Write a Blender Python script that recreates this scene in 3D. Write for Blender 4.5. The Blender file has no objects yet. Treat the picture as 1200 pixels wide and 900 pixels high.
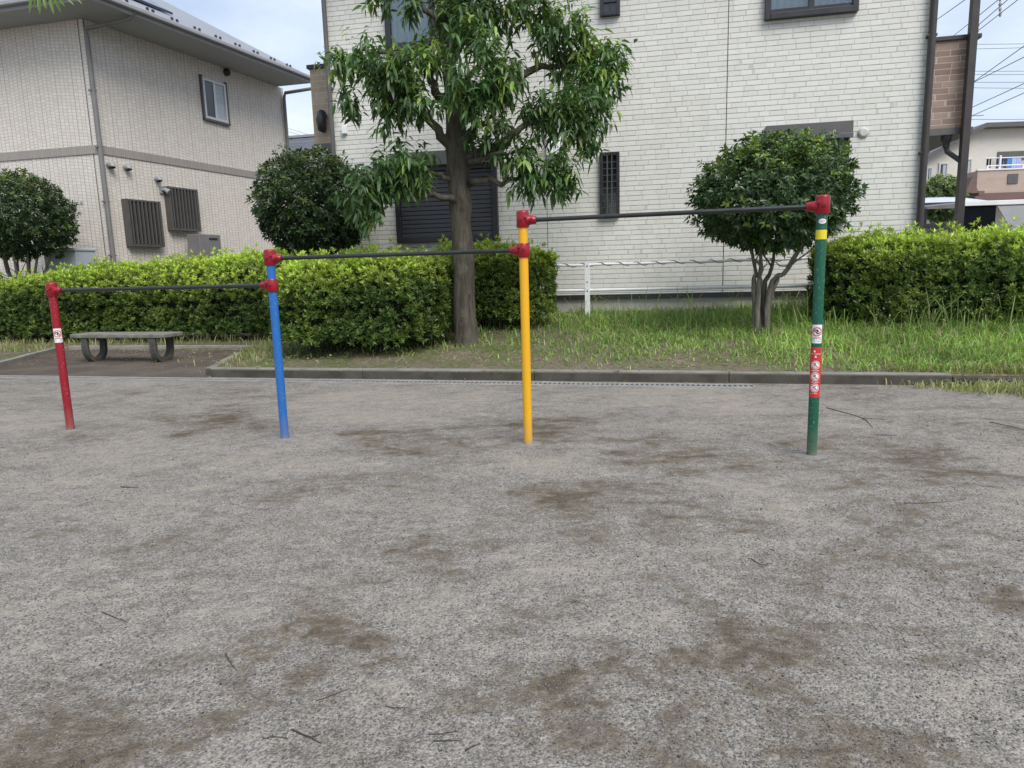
import bpy, bmesh, math, random
import numpy as np
from mathutils import Vector, Matrix
random.seed(7); RNG = np.random.default_rng(11)
R = math.radians
SC = bpy.context.scene
COL = SC.collection

# ---------------------------------------------------------------- camera
F_PX = 815.0; H = 1.20
_d = np.array([738. - 600, 5375. - 450, F_PX]); _d /= np.linalg.norm(_d)
_up = -_d; _f = np.array([0, 0, 1.]); _fh = _f - _up * (_f @ _up); _fh /= np.linalg.norm(_fh)
_r = np.cross(_fh, _up); _r = _r if _r[0] > 0 else -_r
WM = np.stack([_r, _fh, _up]); CAM = np.array([0, 0, H])
def ray(x, y): return WM @ np.array([x - 600., y - 450., F_PX])
def at(x, y, Y):                       # point of the photo seen at depth Y
    r = ray(x, y); return CAM + r * (Y / r[1])
def onz(x, y, z=0.):
    r = ray(x, y); return CAM + r * ((z - H) / r[2])
cam = bpy.data.cameras.new('camera'); cam.sensor_width = 36; cam.lens = F_PX / 1200 * 36
cam.clip_end = 2000; cam.clip_start = 0.05
co = bpy.data.objects.new('camera', cam); COL.objects.link(co)
X, Y_, Z_ = WM[:, 0], -WM[:, 1], -WM[:, 2]
co.matrix_world = Matrix(((X[0], Y_[0], Z_[0], 0), (X[1], Y_[1], Z_[1], 0), (X[2], Y_[2], Z_[2], H), (0, 0, 0, 1)))
SC.camera = co

# park frame: s along the kerb, t away from the camera
PA = R(-14.1); PU = np.array([math.cos(PA), math.sin(PA)]); PV = np.array([-math.sin(PA), math.cos(PA)])
def st(s, t, z=0.):
    p = PU * s + PV * t; return np.array([p[0], p[1], z])
def to_st(p): return float(p[:2] @ PU), float(p[:2] @ PV)
def bank(t): return 0.09 + 0.118 * max(0., min(t, 11.2) - 7.38)

# ---------------------------------------------------------------- helpers
class G:
    def __init__(s, name, kind='mat'):
        if kind == 'mat':
            s.m = bpy.data.materials.new(name); s.m.use_nodes = True; s.t = s.m.node_tree
        s.t.nodes.clear(); s.out = s.t.nodes.new('ShaderNodeOutputMaterial')
    def n(s, ty, ins=None, **kw):
        nd = s.t.nodes.new('ShaderNode' + ty)
        for k, v in kw.items(): setattr(nd, k, v)
        for k, v in (ins or {}).items(): s.put(nd.inputs[k], v)
        return nd
    def put(s, sock, v):
        if isinstance(v, bpy.types.NodeSocket): s.t.links.new(v, sock)
        elif isinstance(v, (tuple, list)) and sock.type == 'RGBA' and len(v) == 3: sock.default_value = (*v, 1)
        else: sock.default_value = v
    def mix(s, f, a, b, bt='MIX'):
        nd = s.n('Mix', data_type='RGBA', blend_type=bt, clamp_factor=True)
        s.put(nd.inputs[0], f); s.put(nd.inputs[6], a); s.put(nd.inputs[7], b); return nd.outputs[2]
    def ma(s, op, a, b=0., c=0.):
        nd = s.n('Math', operation=op); s.put(nd.inputs[0], a); s.put(nd.inputs[1], b); s.put(nd.inputs[2], c); return nd.outputs[0]
    def rng(s, v, a, b, c=0., d=1.):
        return s.n('MapRange', {0: v, 1: a, 2: b, 3: c, 4: d}).outputs[0]
    def co(s, which='Object'): return s.n('TexCoord').outputs[which]
    def noise(s, vec, sc, det=4, ro=.55, dist=0.):
        return s.n('TexNoise', {'Vector': vec, 'Scale': sc, 'Detail': det, 'Roughness': ro, 'Distortion': dist}).outputs[0]
    def map(s, vec, scale=(1, 1, 1), loc=(0, 0, 0), rot=(0, 0, 0)):
        return s.n('Mapping', {'Vector': vec, 'Scale': scale, 'Location': loc, 'Rotation': rot}).outputs[0]
    def bump(s, h, st_=.5, dist=.01):
        return s.n('Bump', {'Height': h, 'Strength': st_, 'Distance': dist}).outputs[0]
    def pr(s, col, rough=.6, nrm=None, metal=0., spec=.5, **kw):
        nd = s.n('BsdfPrincipled', {'Base Color': col, 'Roughness': rough, 'Metallic': metal, 'Specular IOR Level': spec})
        for k, v in kw.items(): s.put(nd.inputs[k.replace('_', ' ')], v)
        if nrm is not None: s.put(nd.inputs['Normal'], nrm)
        return nd.outputs[0]
    def done(s, sh): s.t.links.new(sh, s.out.inputs[0]); return s.m

def simple(name, col, rough=.6, metal=0., var=.15, sc=6., bump=0., spec=.5):
    g = G(name); v = g.co(); n = g.noise(v, sc, 5); n2 = g.noise(v, sc * 9, 3)
    k = g.ma('ADD', g.ma('MULTIPLY', n, .7), g.ma('MULTIPLY', n2, .3))
    c = g.mix(g.rng(k, .3, .7), tuple(x * (1 - var) for x in col), tuple(min(1, x * (1 + var)) for x in col))
    return g.done(g.pr(c, g.rng(n, .3, .7, max(.02, rough - .07), min(1, rough + .07)), g.bump(n2, bump, .004) if bump else None, metal, spec))

class MB:
    """collects shapes into one mesh; per-face material slots"""
    def __init__(s): s.v = []; s.f = []; s.m = []; s.sm = []
    def add(s, vs, fs, mi=0, smooth=False):
        o = len(s.v); s.v += [tuple(map(float, p)) for p in vs]
        for f in fs: s.f.append([i + o for i in f]); s.m.append(mi); s.sm.append(smooth)
    def box(s, x0, x1, y0, y1, z0, z1, mi=0):
        x0, x1 = sorted((x0, x1)); y0, y1 = sorted((y0, y1)); z0, z1 = sorted((z0, z1))
        vs = [(x, y, z) for z in (z0, z1) for y in (y0, y1) for x in (x0, x1)]
        s.add(vs, [(0, 2, 3, 1), (4, 5, 7, 6), (0, 1, 5, 4), (2, 6, 7, 3), (0, 4, 6, 2), (1, 3, 7, 5)], mi)
    def prism(s, poly, z0, z1, mi=0):          # polygon (ccw, xy) extruded in z; z may be lists
        n = len(poly); a = z0 if hasattr(z0, '__len__') else [z0] * n; b = z1 if hasattr(z1, '__len__') else [z1] * n
        vs = [(p[0], p[1], a[i]) for i, p in enumerate(poly)] + [(p[0], p[1], b[i]) for i, p in enumerate(poly)]
        s.add(vs, [tuple(reversed(range(n))), tuple(range(n, 2 * n))] + [(i, (i + 1) % n, n + (i + 1) % n, n + i) for i in range(n)], mi)
    def xprism(s, poly, y0, y1, mi=0):         # polygon in (x,z) extruded along y
        n = len(poly)
        vs = [(p[0], y0, p[1]) for p in poly] + [(p[0], y1, p[1]) for p in poly]
        s.add(vs, [tuple(range(n)), tuple(reversed(range(n, 2 * n)))] + [(i, n + i, n + (i + 1) % n, (i + 1) % n) for i in range(n)], mi)
    def tube(s, pts, rad, k=10, mi=0, caps=True, smooth=True):
        pts = [Vector(p) for p in pts]; n = len(pts)
        rad = rad if hasattr(rad, '__len__') else [rad] * n
        t0 = (pts[1] - pts[0]).normalized(); a = Vector((0, 0, 1)) if abs(t0.z) < .9 else Vector((1, 0, 0))
        nx = t0.cross(a).normalized(); vs = []
        for i in range(n):
            t = (pts[min(i + 1, n - 1)] - pts[max(i - 1, 0)]).normalized()
            nx = (nx - t * nx.dot(t)).normalized(); ny = t.cross(nx)
            for j in range(k):
                an = 2 * math.pi * j / k; vs.append(pts[i] + (nx * math.cos(an) + ny * math.sin(an)) * rad[i])
        fs = [(i * k + j, i * k + (j + 1) % k, (i + 1) * k + (j + 1) % k, (i + 1) * k + j) for i in range(n - 1) for j in range(k)]
        s.add(vs, fs, mi, smooth)
        if caps: s.add(vs[:k], [tuple(reversed(range(k)))], mi); s.add(vs[-k:], [tuple(range(k))], mi)
    def lathe(s, prof, c=(0, 0, 0), k=20, mi=0):   # prof [(r,z)...]
        pts = [(c[0], c[1], c[2] + z) for r, z in prof]; vs = []
        for (r, z) in prof:
            for j in range(k):
                an = 2 * math.pi * j / k; vs.append((c[0] + r * math.cos(an), c[1] + r * math.sin(an), c[2] + z))
        n = len(prof)
        s.add(vs, [(i * k + j, i * k + (j + 1) % k, (i + 1) * k + (j + 1) % k, (i + 1) * k + j) for i in range(n - 1) for j in range(k)], mi, True)
        s.add(vs[:k], [tuple(reversed(range(k)))], mi); s.add(vs[-k:], [tuple(range(k))], mi)
    def build(s, name, mats, parent=None, bevel=0., loc=None, rz=0.):
        me = bpy.data.meshes.new(name); me.from_pydata(s.v, [], s.f)
        for m in (mats if isinstance(mats, (list, tuple)) else [mats]): me.materials.append(m)
        me.polygons.foreach_set('material_index', s.m); me.polygons.foreach_set('use_smooth', s.sm); me.update()
        o = bpy.data.objects.new(name, me); COL.objects.link(o)
        if parent is not None: o.parent = parent
        if loc is not None: o.location = tuple(map(float, loc))
        o.rotation_euler[2] = rz
        if bevel:
            b = o.modifiers.new('bevel', 'BEVEL'); b.width = bevel; b.segments = 2; b.limit_method = 'ANGLE'; b.angle_limit = R(40)
        return o

def np_mesh(name, V, T, mat, parent=None, col=None, smooth=False):
    """triangles (T: n x k) as one mesh, optional point colours"""
    me = bpy.data.meshes.new(name); n, k = T.shape
    me.vertices.add(len(V)); me.vertices.foreach_set('co', np.ascontiguousarray(V, dtype=np.float32).ravel())
    me.loops.add(n * k); me.loops.foreach_set('vertex_index', np.ascontiguousarray(T, dtype=np.int32).ravel())
    me.polygons.add(n); me.polygons.foreach_set('loop_start', np.arange(0, n * k, k, dtype=np.int32))
    if smooth: me.polygons.foreach_set('use_smooth', np.ones(n, dtype=bool))
    me.materials.append(mat); me.update(calc_edges=True)
    if col is not None:
        a = me.color_attributes.new('tint', 'FLOAT_COLOR', 'POINT')
        a.data.foreach_set('color', np.concatenate([col, np.ones((len(col), 1))], 1).astype(np.float32).ravel())
    o = bpy.data.objects.new(name, me); COL.objects.link(o)
    if parent is not None: o.parent = parent; o.matrix_parent_inverse = Matrix.Identity(4)
    return o

def tag(o, label=None, cat=None, group=None, kind=None):
    if label: o['label'] = label
    if cat: o['category'] = cat
    if group: o['group'] = group
    if kind: o['kind'] = kind
    return o
def empty(name, loc=(0, 0, 0), rz=0.):
    o = bpy.data.objects.new(name, None); COL.objects.link(o); o.location = tuple(map(float, loc)); o.rotation_euler[2] = rz
    o.empty_display_size = .2; return o
def unit(a): return a / np.maximum(np.linalg.norm(a, axis=-1, keepdims=True), 1e-9)

# ---------------------------------------------------------------- materials
def m_ground():
    g = G('gravel_ground'); v = g.co()
    big = g.noise(g.map(v, (1, 1.25, 1), rot=(0, 0, .25)), .75, 6, .62, .5)
    med = g.noise(g.map(v, (1, 1.9, 1), rot=(0, 0, -.24)), 2.6, 6, .65, .7)
    fine = g.noise(v, 22, 4, .65)
    # worn patches at real places (position, radius, amount)
    wob = g.n('VectorMath', {0: g.n('TexNoise', {'Vector': v, 'Scale': 1.7, 'Detail': 5., 'Roughness': .65}).outputs[1], 1: (.5, .5, .5)}, operation='SUBTRACT').outputs[0]
    wv = g.n('VectorMath', {0: v, 1: g.n('VectorMath', {0: wob, 'Scale': 1.5}, operation='SCALE').outputs[0]}, operation='ADD').outputs[0]
    def patch(x, y, r, stretch=1.):
        p = onz(x, y); d = g.n('VectorMath', {0: g.map(wv, (1, 1 / stretch, 1)), 1: (p[0], p[1] / stretch, 0)}, operation='DISTANCE').outputs[1]
        return g.rng(d, r * .3, r * 1.15, 1, 0)
    def union(l):
        o = l[0]
        for k in l[1:]: o = g.ma('MAXIMUM', o, k)
        return o
    brown = union([patch(630, 500, .62), patch(785, 530, .62), patch(240, 495, .5), patch(470, 515, .6), patch(860, 600, .36), patch(60, 830, .36), patch(120, 870, .42), patch(30, 890, .35), patch(190, 800, .13), patch(285, 800, .14), patch(265, 850, .16), patch(400, 725, .15), patch(740, 840, .3), patch(1000, 880, .3), patch(900, 740, .35), patch(520, 660, .35), patch(1120, 660, .35), patch(690, 590, .4), patch(1080, 545, .5), patch(300, 800, .22), patch(740, 795, .2)])
    pale = union([patch(850, 566, .5), patch(620, 548, .42), patch(130, 540, .9), patch(300, 545, .6), patch(660, 690, .5), patch(470, 470, 1.3, 1.0), patch(30, 500, .8), patch(800, 470, 1.2)])
    m1 = g.noise(g.map(v, (1, 1.5, 1), rot=(0, 0, .25)), 1.15, 9, .68, .9); m2 = g.noise(g.map(v, (1, 1.7, 1), rot=(0, 0, -.3)), 4.2, 7, .7, .9); m3 = g.noise(v, 15, 5, .7, .4)
    tq = g.ma('ADD', g.ma('MULTIPLY', g.ma('SUBTRACT', m1, .5), 1.7), g.ma('ADD', g.ma('MULTIPLY', g.ma('SUBTRACT', m2, .5), 1.25), g.ma('MULTIPLY', g.ma('SUBTRACT', m3, .5), .75)))
    tq = g.ma('ADD', tq, g.ma('SUBTRACT', g.ma('MULTIPLY', brown, .34), g.ma('MULTIPLY', pale, .22)))
    tq = g.ma('ADD', tq, .44)
    rp = g.n('ValToRGB', {0: tq}); el = rp.color_ramp.elements; el[0].position = .05; el[0].color = (.300, .266, .224, 1); el[1].position = .92; el[1].color = (.108, .086, .064, 1)
    for p_, c_ in ((.26, (.264, .240, .210)), (.44, (.230, .213, .191)), (.60, (.200, .179, .155)), (.74, (.160, .136, .106))):
        e = el.new(p_); e.color = (*c_, 1)
    sf = g.rng(tq, .60, .80); pf = g.rng(tq, .34, .12); c0 = rp.outputs[0]
    # loose stones, 5 mm and 12 mm cells
    v1 = g.n('TexVoronoi', {'Vector': v, 'Scale': 170., 'Randomness': 1.})
    v2 = g.n('TexVoronoi', {'Vector': v, 'Scale': 85., 'Randomness': 1.})
    bw1 = g.n('RGBToBW', {0: v1.outputs[1]}).outputs[0]; bw2 = g.n('RGBToBW', {0: v2.outputs[1]}).outputs[0]
    c = c0
    stone = g.rng(g.ma('ADD', g.ma('MULTIPLY', bw1, .8), g.ma('MULTIPLY', bw2, .2)), .2, .8, .54, 1.45)
    amt = g.ma('SUBTRACT', 1., g.ma('MULTIPLY', g.ma('MAXIMUM', sf, pf), .6))
    st2 = g.n('Mix', {0: amt, 2: 1., 3: stone}, data_type='FLOAT').outputs[0]
    st3 = g.ma('MULTIPLY', st2, g.rng(fine, .3, .7, .86, 1.12))
    st4 = g.ma('MULTIPLY', st3, g.rng(g.noise(v, 9, 5, .7), .3, .7, .86, 1.12))
    hs = g.n('VectorMath', {0: c, 'Scale': st4}, operation='SCALE').outputs[0]
    h = g.ma('ADD', g.ma('MULTIPLY', v1.outputs[0], -.6), g.ma('ADD', g.ma('MULTIPLY', fine, 1.2), g.ma('MULTIPLY', med, 4.)))
    return g.done(g.pr(hs, .95, g.bump(h, .75, .006), spec=.2))
def m_bank():
    g = G('bank_soil'); v = g.co(); a = g.noise(v, 1.4, 6, .65, .4); b = g.noise(v, 18, 5, .65)
    soil = g.mix(g.rng(b, .3, .7), (.10, .078, .056), (.23, .19, .145)); gr = g.mix(g.rng(b, .3, .7), (.06, .075, .025), (.15, .16, .07))
    return g.done(g.pr(g.mix(g.rng(a, .42, .6), soil, gr), .95, g.bump(b, .8, .03), spec=.2))
def m_brick(name, c1, c2, mort, bw, rh, ms, rnd=1., off=.5, bump=.6, stain=.12, rough=.8):
    g = G(name); v = g.co(); x = g.n('SeparateXYZ', {0: v})
    row = g.ma('FLOOR', g.ma('DIVIDE', x.outputs[2], rh))
    wn = g.n('TexWhiteNoise', {1: row}, noise_dimensions='1D').outputs[0]
    jit = g.ma('MULTIPLY', g.ma('SUBTRACT', g.n('TexNoise', {'Vector': g.n('CombineXYZ', {0: x.outputs[0], 1: g.ma('MULTIPLY', row, 7.3)}).outputs[0], 'Scale': 3.1, 'Detail': 1.}).outputs[0], .5), bw * 1.6 * rnd)
    xx = g.ma('ADD', g.ma('ADD', x.outputs[0], g.ma('MULTIPLY', wn, bw * 2 * rnd)), jit)
    bt = g.n('TexBrick', {'Vector': g.n('CombineXYZ', {0: xx, 1: x.outputs[2]}).outputs[0], 'Color1': c1, 'Color2': c2, 'Mortar': mort, 'Scale': 1., 'Mortar Size': ms, 'Mortar Smooth': .25, 'Bias': 0., 'Brick Width': bw, 'Row Height': rh}, offset=off)
    n = g.noise(v, .9, 5, .6); n2 = g.noise(v, 60, 4, .7)
    c = g.mix(g.rng(n, .35, .7, 0, stain), bt.outputs[0], tuple(k * .55 for k in c1))
    c = g.mix(g.rng(n2, .35, .75, 0, .18), c, tuple(k * .6 for k in c1))
    # rain streaks
    n3 = g.noise(g.map(v, (5, 5, .35)), 1.6, 5, .6)
    c = g.mix(g.rng(n3, .52, .78, 0, .16), c, tuple(k * .5 for k in c1))
    h = g.ma('ADD', g.ma('MULTIPLY', bt.outputs[1], -1.), g.ma('MULTIPLY', n2, .5))
    return g.done(g.pr(c, rough, g.bump(h, bump, .006), spec=.3))
def m_cells(name, c1, c2, grout, w, h, mw, mh, columns=False, kv=1., panel=0, stain=.12, bump=.6, rough=.82):
    """rows of uneven stones (or columns of tiles); mw/mh = joint widths, kv = strength of the cross joints"""
    g = G(name); v = g.co(); sx = g.n('SeparateXYZ', {0: v}); a, b = (sx.outputs[0], sx.outputs[2]) if not columns else (sx.outputs[2], sx.outputs[0])
    wa, hb_ = (w, h) if not columns else (h, w)
    row = g.ma('FLOOR', g.ma('DIVIDE', b, hb_)); fb = g.ma('FRACT', g.ma('DIVIDE', b, hb_))
    r1 = g.n('TexWhiteNoise', {1: row}, noise_dimensions='1D').outputs[0]
    jn = g.n('TexNoise', {'Vector': g.n('CombineXYZ', {0: a, 1: g.ma('MULTIPLY', row, 5.37)}).outputs[0], 'Scale': .9 / wa, 'Detail': 1.}).outputs[0]
    aa = g.ma('ADD', g.ma('ADD', g.ma('DIVIDE', a, wa), g.ma('MULTIPLY', r1, 7.)), g.ma('MULTIPLY', g.ma('SUBTRACT', jn, .5), .15 if columns else 1.5)); ca = g.ma('FLOOR', aa); fa = g.ma('FRACT', aa)
    cid = g.n('TexWhiteNoise', {'Vector': g.n('CombineXYZ', {0: ca, 1: row}).outputs[0]}, noise_dimensions='2D').outputs[0]
    da = g.ma('MULTIPLY', g.ma('MINIMUM', fa, g.ma('SUBTRACT', 1., fa)), wa); db = g.ma('MULTIPLY', g.ma('MINIMUM', fb, g.ma('SUBTRACT', 1., fb)), hb_)
    ma_, mb_ = (mw, mh) if not columns else (mh, mw)
    brk = g.rng(g.noise(v, 7, 4, .7), .3, .6, .45, 1.)
    ja = g.ma('MULTIPLY', g.rng(da, ma_ * .35, ma_ * .75, 1, 0), kv); jb = g.ma('MULTIPLY', g.rng(db, mb_ * .35, mb_ * .75, 1, 0), brk if not columns else 1.)
    j = g.ma('MAXIMUM', ja, jb)
    if panel:
        fp = g.ma('FRACT', g.ma('DIVIDE', sx.outputs[0], w * panel)); dp = g.ma('MULTIPLY', g.ma('MINIMUM', fp, g.ma('SUBTRACT', 1., fp)), w * panel); j = g.ma('MAXIMUM', j, g.rng(dp, mw * .6, mw * 1.2, 1, 0))
    n = g.noise(v, .9, 5, .6); n2 = g.noise(v, 55, 4, .7)
    c = g.mix(cid, c1, c2); c = g.mix(g.rng(n, .35, .7, 0, stain), c, tuple(k * .6 for k in c1)); c = g.mix(g.rng(n2, .35, .75, 0, .16), c, tuple(k * .6 for k in c1))
    c = g.mix(g.rng(g.noise(g.map(v, (5, 5, .35)), 1.6, 5, .6), .52, .78, 0, .14), c, tuple(k * .5 for k in c1))
    c = g.mix(j, c, grout)
    hgt_ = g.ma('ADD', g.ma('MULTIPLY', j, -1.), g.ma('ADD', g.ma('MULTIPLY', cid, .5), g.ma('MULTIPLY', n2, .5)))
    return g.done(g.pr(c, rough, g.bump(hgt_, bump, .006), spec=.3))
def m_leaf(name, rough=.42, trans=.3):
    g = G(name); a = g.n('Attribute', attribute_name='tint').outputs[0]
    n = g.noise(g.co(), 40, 2); c = g.mix(g.rng(n, .3, .7, 0, .25), a, g.n('VectorMath', {0: a, 'Scale': .7}, operation='SCALE').outputs[0])
    p = g.pr(c, rough, spec=.5)
    tc = g.mix(.5, a, g.n('VectorMath', {0: a, 1: (1.5, 1.6, .55)}, operation='MULTIPLY').outputs[0])
    t = g.n('BsdfTranslucent', {0: tc}).outputs[0]
    return g.done(g.n('MixShader', {0: trans, 1: p, 2: t}).outputs[0])
def m_bark(name, c1, c2, sc=1.):
    g = G(name); v = g.co(); a = g.noise(g.map(v, (14 * sc, 14 * sc, 3.5 * sc)), 1, 6, .65, .6); b = g.noise(v, 5 * sc, 4); l = g.noise(v, 2.3, 3)
    c = g.mix(g.rng(a, .32, .68), c1, c2); c = g.mix(g.rng(b, .55, .72, 0, .5), c, (.14, .145, .115)); c = g.mix(g.rng(l, .55, .7, 0, .35), c, (.10, .13, .06))
    return g.done(g.pr(c, .9, g.bump(a, .9, .02), spec=.2))
def m_kerb():
    g = G('kerb_concrete'); v = g.co(); n = g.noise(v, 4, 5, .65); n2 = g.noise(v, 45, 4, .7); z = g.n('SeparateXYZ', {0: v}).outputs[2]
    c = g.mix(g.rng(n, .3, .7), (.20, .188, .163), (.31, .295, .262)); c = g.mix(g.rng(n2, .35, .75, 0, .35), c, (.12, .11, .09)); c = g.mix(g.rng(g.noise(v, 2.1, 4), .52, .68, 0, .5), c, (.13, .14, .085))
    face_shade = g.ma('MULTIPLY', g.rng(g.ma('ADD', z, g.ma('MULTIPLY', g.ma('SUBTRACT', n2, .5), .03)), .104, .084, 0, 1), g.rng(n, .25, .6, .65, 1.))  # shade of the front face painted into the colour below the top edge
    return g.done(g.pr(g.mix(face_shade, c, (.062, .055, .046)), .92, g.bump(n2, .6, .006), spec=.2))
def m_glass(name, tint=(.75, .8, .82), mixf=.6):
    g = G(name); fr = g.n('Fresnel', {'IOR': 1.5}).outputs[0]
    t = g.n('BsdfTransparent', {0: tint}).outputs[0]; gl = g.n('BsdfGlossy', {'Color': (.9, .95, 1), 'Roughness': .02}).outputs[0]
    return g.done(g.n('MixShader', {0: g.ma('ADD', g.ma('MULTIPLY', fr, mixf), .05), 1: t, 2: gl}).outputs[0])
def m_paint(name, col, wear=(.35, .33, .3)):
    g = G(name); v = g.co(); n = g.noise(v, 7, 5, .6); s = g.noise(v, 70, 4, .6)
    z = g.n('SeparateXYZ', {0: v}).outputs[2]
    c = g.mix(g.rng(n, .3, .7, 0, .22), col, tuple(k * .72 for k in col))
    c = g.mix(g.ma('MULTIPLY', g.rng(s, .60, .68), .55), c, wear)
    c = g.mix(g.ma('MULTIPLY', g.rng(z, .22, 0., 0, 1), g.rng(n, .3, .65, .1, .65)), c, (.25, .21, .17))   # splashed dirt at the foot
    return g.done(g.pr(c, g.rng(n, .3, .7, .32, .5), g.bump(n, .08, .004)))

M = dict(
    ground=m_ground(), bank=m_bank(),
    cream=m_cells('cream_siding', (.67, .66, .605), (.74, .73, .685), (.34, .335, .31), .20, .072, .010, .0105, kv=.45, bump=.6, stain=.08),
    beige=m_cells('beige_tile', (.66, .605, .545), (.735, .685, .63), (.40, .365, .33), .107, .066, .010, .009, columns=True, kv=.75, panel=4, bump=.4),
    band=m_brick('band_tile', (.34, .31, .285), (.38, .35, .32), (.16, .15, .14), .045, .4, .004, 0., off=0., bump=.4),
    brown=m_cells('brown_brick', (.235, .165, .135), (.36, .265, .22), (.43, .38, .34), .25, .082, .012, .012, kv=.9, stain=.1),
    tan=m_brick('tan_brick', (.40, .30, .215), (.46, .37, .28), (.50, .45, .38), .24, .10, .007, 1., bump=.5),
    pinkbrick=m_brick('pink_brick', (.45, .34, .28), (.50, .40, .34), (.42, .36, .31), .30, .12, .006, 1., bump=.3),
    farwall=simple('cream_render', (.62, .59, .52), .85, var=.06),
    concrete=simple('concrete', (.25, .238, .21), .9, var=.28, sc=5, bump=.5),
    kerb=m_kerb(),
    found=simple('foundation_render', (.46, .44, .40), .9, var=.12, sc=3, bump=.3),
    dark=simple('dark_frame', (.022, .022, .026), .4, var=.2),
    darkbrown=simple('dark_brown_metal', (.04, .034, .031), .45, var=.2),
    boxgrey=simple('shutter_box', (.10, .096, .095), .45, var=.12),
    shutter=simple('shutter_slats', (.045, .046, .052), .4, var=.15),
    grey=simple('grey_metal', (.30, .30, .31), .5, var=.1),
    greydk=simple('grey_pipe', (.185, .178, .175), .5, var=.12),
    silver=simple('silver_frame', (.55, .55, .55), .35, metal=.3, var=.1),
    louver=simple('louver_brown', (.085, .08, .076), .5, var=.15),
    white=simple('white_paint', (.74, .75, .76), .5, var=.08, sc=5),
    soffit=simple('soffit', (.33, .335, .35), .8, var=.06),
    rooft=simple('roof_sheet', (.25, .26, .28), .45, var=.12, sc=2),
    rooftile=m_brick('slate_roof', (.115, .125, .145), (.14, .15, .175), (.05, .055, .06), .5, .16, .008, 1., bump=.4),
    glassdk=simple('dark_glass', (.02, .025, .03), .06, var=.1, spec=.8),
    frost=simple('frosted_glass', (.40, .44, .46), .25, var=.06),
    glass=m_glass('clear_glass'),
    curtain=simple('curtain_cloth', (.55, .56, .56), .9, var=.1, sc=3),
    red=m_paint('red_paint', (.27, .006, .016)), blue=m_paint('blue_paint', (.015, .130, .42)),
    yellow=m_paint('yellow_paint', (.78, .40, .006)), green=m_paint('green_paint', (.005, .095, .052)),
    casting=simple('red_casting', (.27, .005, .015), .32, var=.25, sc=20, bump=.1),
    steel=simple('bar_steel', (.03, .034, .033), .36, metal=.3, var=.25, sc=12),
    bolt=simple('bolt_steel', (.05, .03, .03), .45, metal=.5, var=.3, sc=40),
    stwhite=simple('sticker_white', (.78, .76, .74), .45, var=.08, sc=40), stred=simple('sticker_red', (.52, .035, .03), .45, var=.15, sc=30),
    stink=simple('sticker_ink', (.09, .03, .035), .5, var=.1), stgrey=simple('sticker_print', (.34, .42, .38), .5, var=.2), styel=simple('band_yellow', (.70, .58, .02), .45, var=.1),
    stone=simple('bench_stone', (.072, .070, .060), .85, var=.5, sc=9, bump=.7),
    stonetop=simple('bench_slab', (.185, .18, .15), .8, var=.5, sc=7, bump=.7),
    footing=simple('footing_concrete', (.20, .19, .175), .95, var=.3, sc=12, bump=.8),
    iron=simple('drain_iron', (.36, .36, .35), .55, metal=.4, var=.3, sc=8), black=simple('black_gap', (.02, .02, .02), .9),
    twig=simple('twig_bark', (.045, .036, .028), .9, var=.3, sc=30), wire=simple('wire_black', (.03, .032, .036), .6),
    leaf=m_leaf('hedge_leaf', .45, .3), leafg=m_leaf('glossy_leaf', .33, .22), leafo=m_leaf('oak_leaf', .34, .3), grass=m_leaf('grass_blade', .55, .35),
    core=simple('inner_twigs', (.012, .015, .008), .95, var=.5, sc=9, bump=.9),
    bark=m_bark('oak_bark', (.040, .034, .027), (.118, .102, .082)), bark2=m_bark('shrub_bark', (.10, .088, .07), (.24, .22, .185), 1.6),
    smoke=simple('smoked_panel', (.10, .11, .125), .4, var=.25, sc=2, spec=.4), carwhite=simple('carport_roof', (.68, .70, .78), .35, var=.05),
    dark_back=simple('carport_shadow', (.008, .009, .012), .9, var=.3, spec=.05), maroon=simple('porch_timber', (.16, .105, .09), .7, var=.15),
    solar=simple('solar_panel', (.02, .025, .05), .15, var=.1),
)

# ---------------------------------------------------------------- ground
mb = MB()
N = 60; xs = np.sinh(np.linspace(-5.2, 5.2, N)) * 4.5
V = np.array([(x, y, 0.) for y in xs for x in xs]); V[:, 1] += 4
idx = np.arange(N * N).reshape(N, N)
T = np.stack([idx[:-1, :-1], idx[:-1, 1:], idx[1:, 1:], idx[1:, :-1]], -1).reshape(-1, 4)
tag(np_mesh('ground', V, T, M['ground']), kind='structure')

# planted bank behind the kerb with the paved recess of the bench left out
AL = [(-5.62, 7.30), (-6.30, 8.95)]; AR = [(-9.35, 7.30), (-10.55, 9.75)]; ABACK = 10.05
def lerp_s(seg, t): (s0, t0), (s1, t1) = seg; return s0 + (s1 - s0) * (t - t0) / (t1 - t0)
def in_alcove(s, t): return t < ABACK and lerp_s(AR, t) < s < lerp_s(AL, t)
ss = np.arange(-22, 13.01, .12); tt = np.concatenate([[7.02, 7.12, 7.22, 7.30], np.arange(7.37, 12.5, .09), np.arange(12.6, 22, .6)])
nz = RNG.normal(size=(len(tt), len(ss)))
for _ in range(3): nz = (nz + np.roll(nz, 1, 0) + np.roll(nz, -1, 0) + np.roll(nz, 1, 1) + np.roll(nz, -1, 1)) / 5
BV = []
for j, t in enumerate(tt):
    for i, s in enumerate(ss):
        z = bank(t)
        if s < -5.2: k = min(1, (-5.2 - s) / 1.2); z = z * (1 - k) + k * (.07 + .05 * max(0, min(t, 11) - 10))
        z += nz[j, i] * .03 * (1 if t > 7.5 else .2)
        if s > 3.2: z = z * (1 - min(1, (s - 3.2) / .6)) + min(1, (s - 3.2) / .6) * (-.02 + (z + .02) * min(1, max(0, (t - 7.05) / 1.1)))
        if t < 7.365 and s < 3.45: z = -.06
        if in_alcove(s, t): z = -.06
        BV.append(st(s, t, z))
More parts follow.
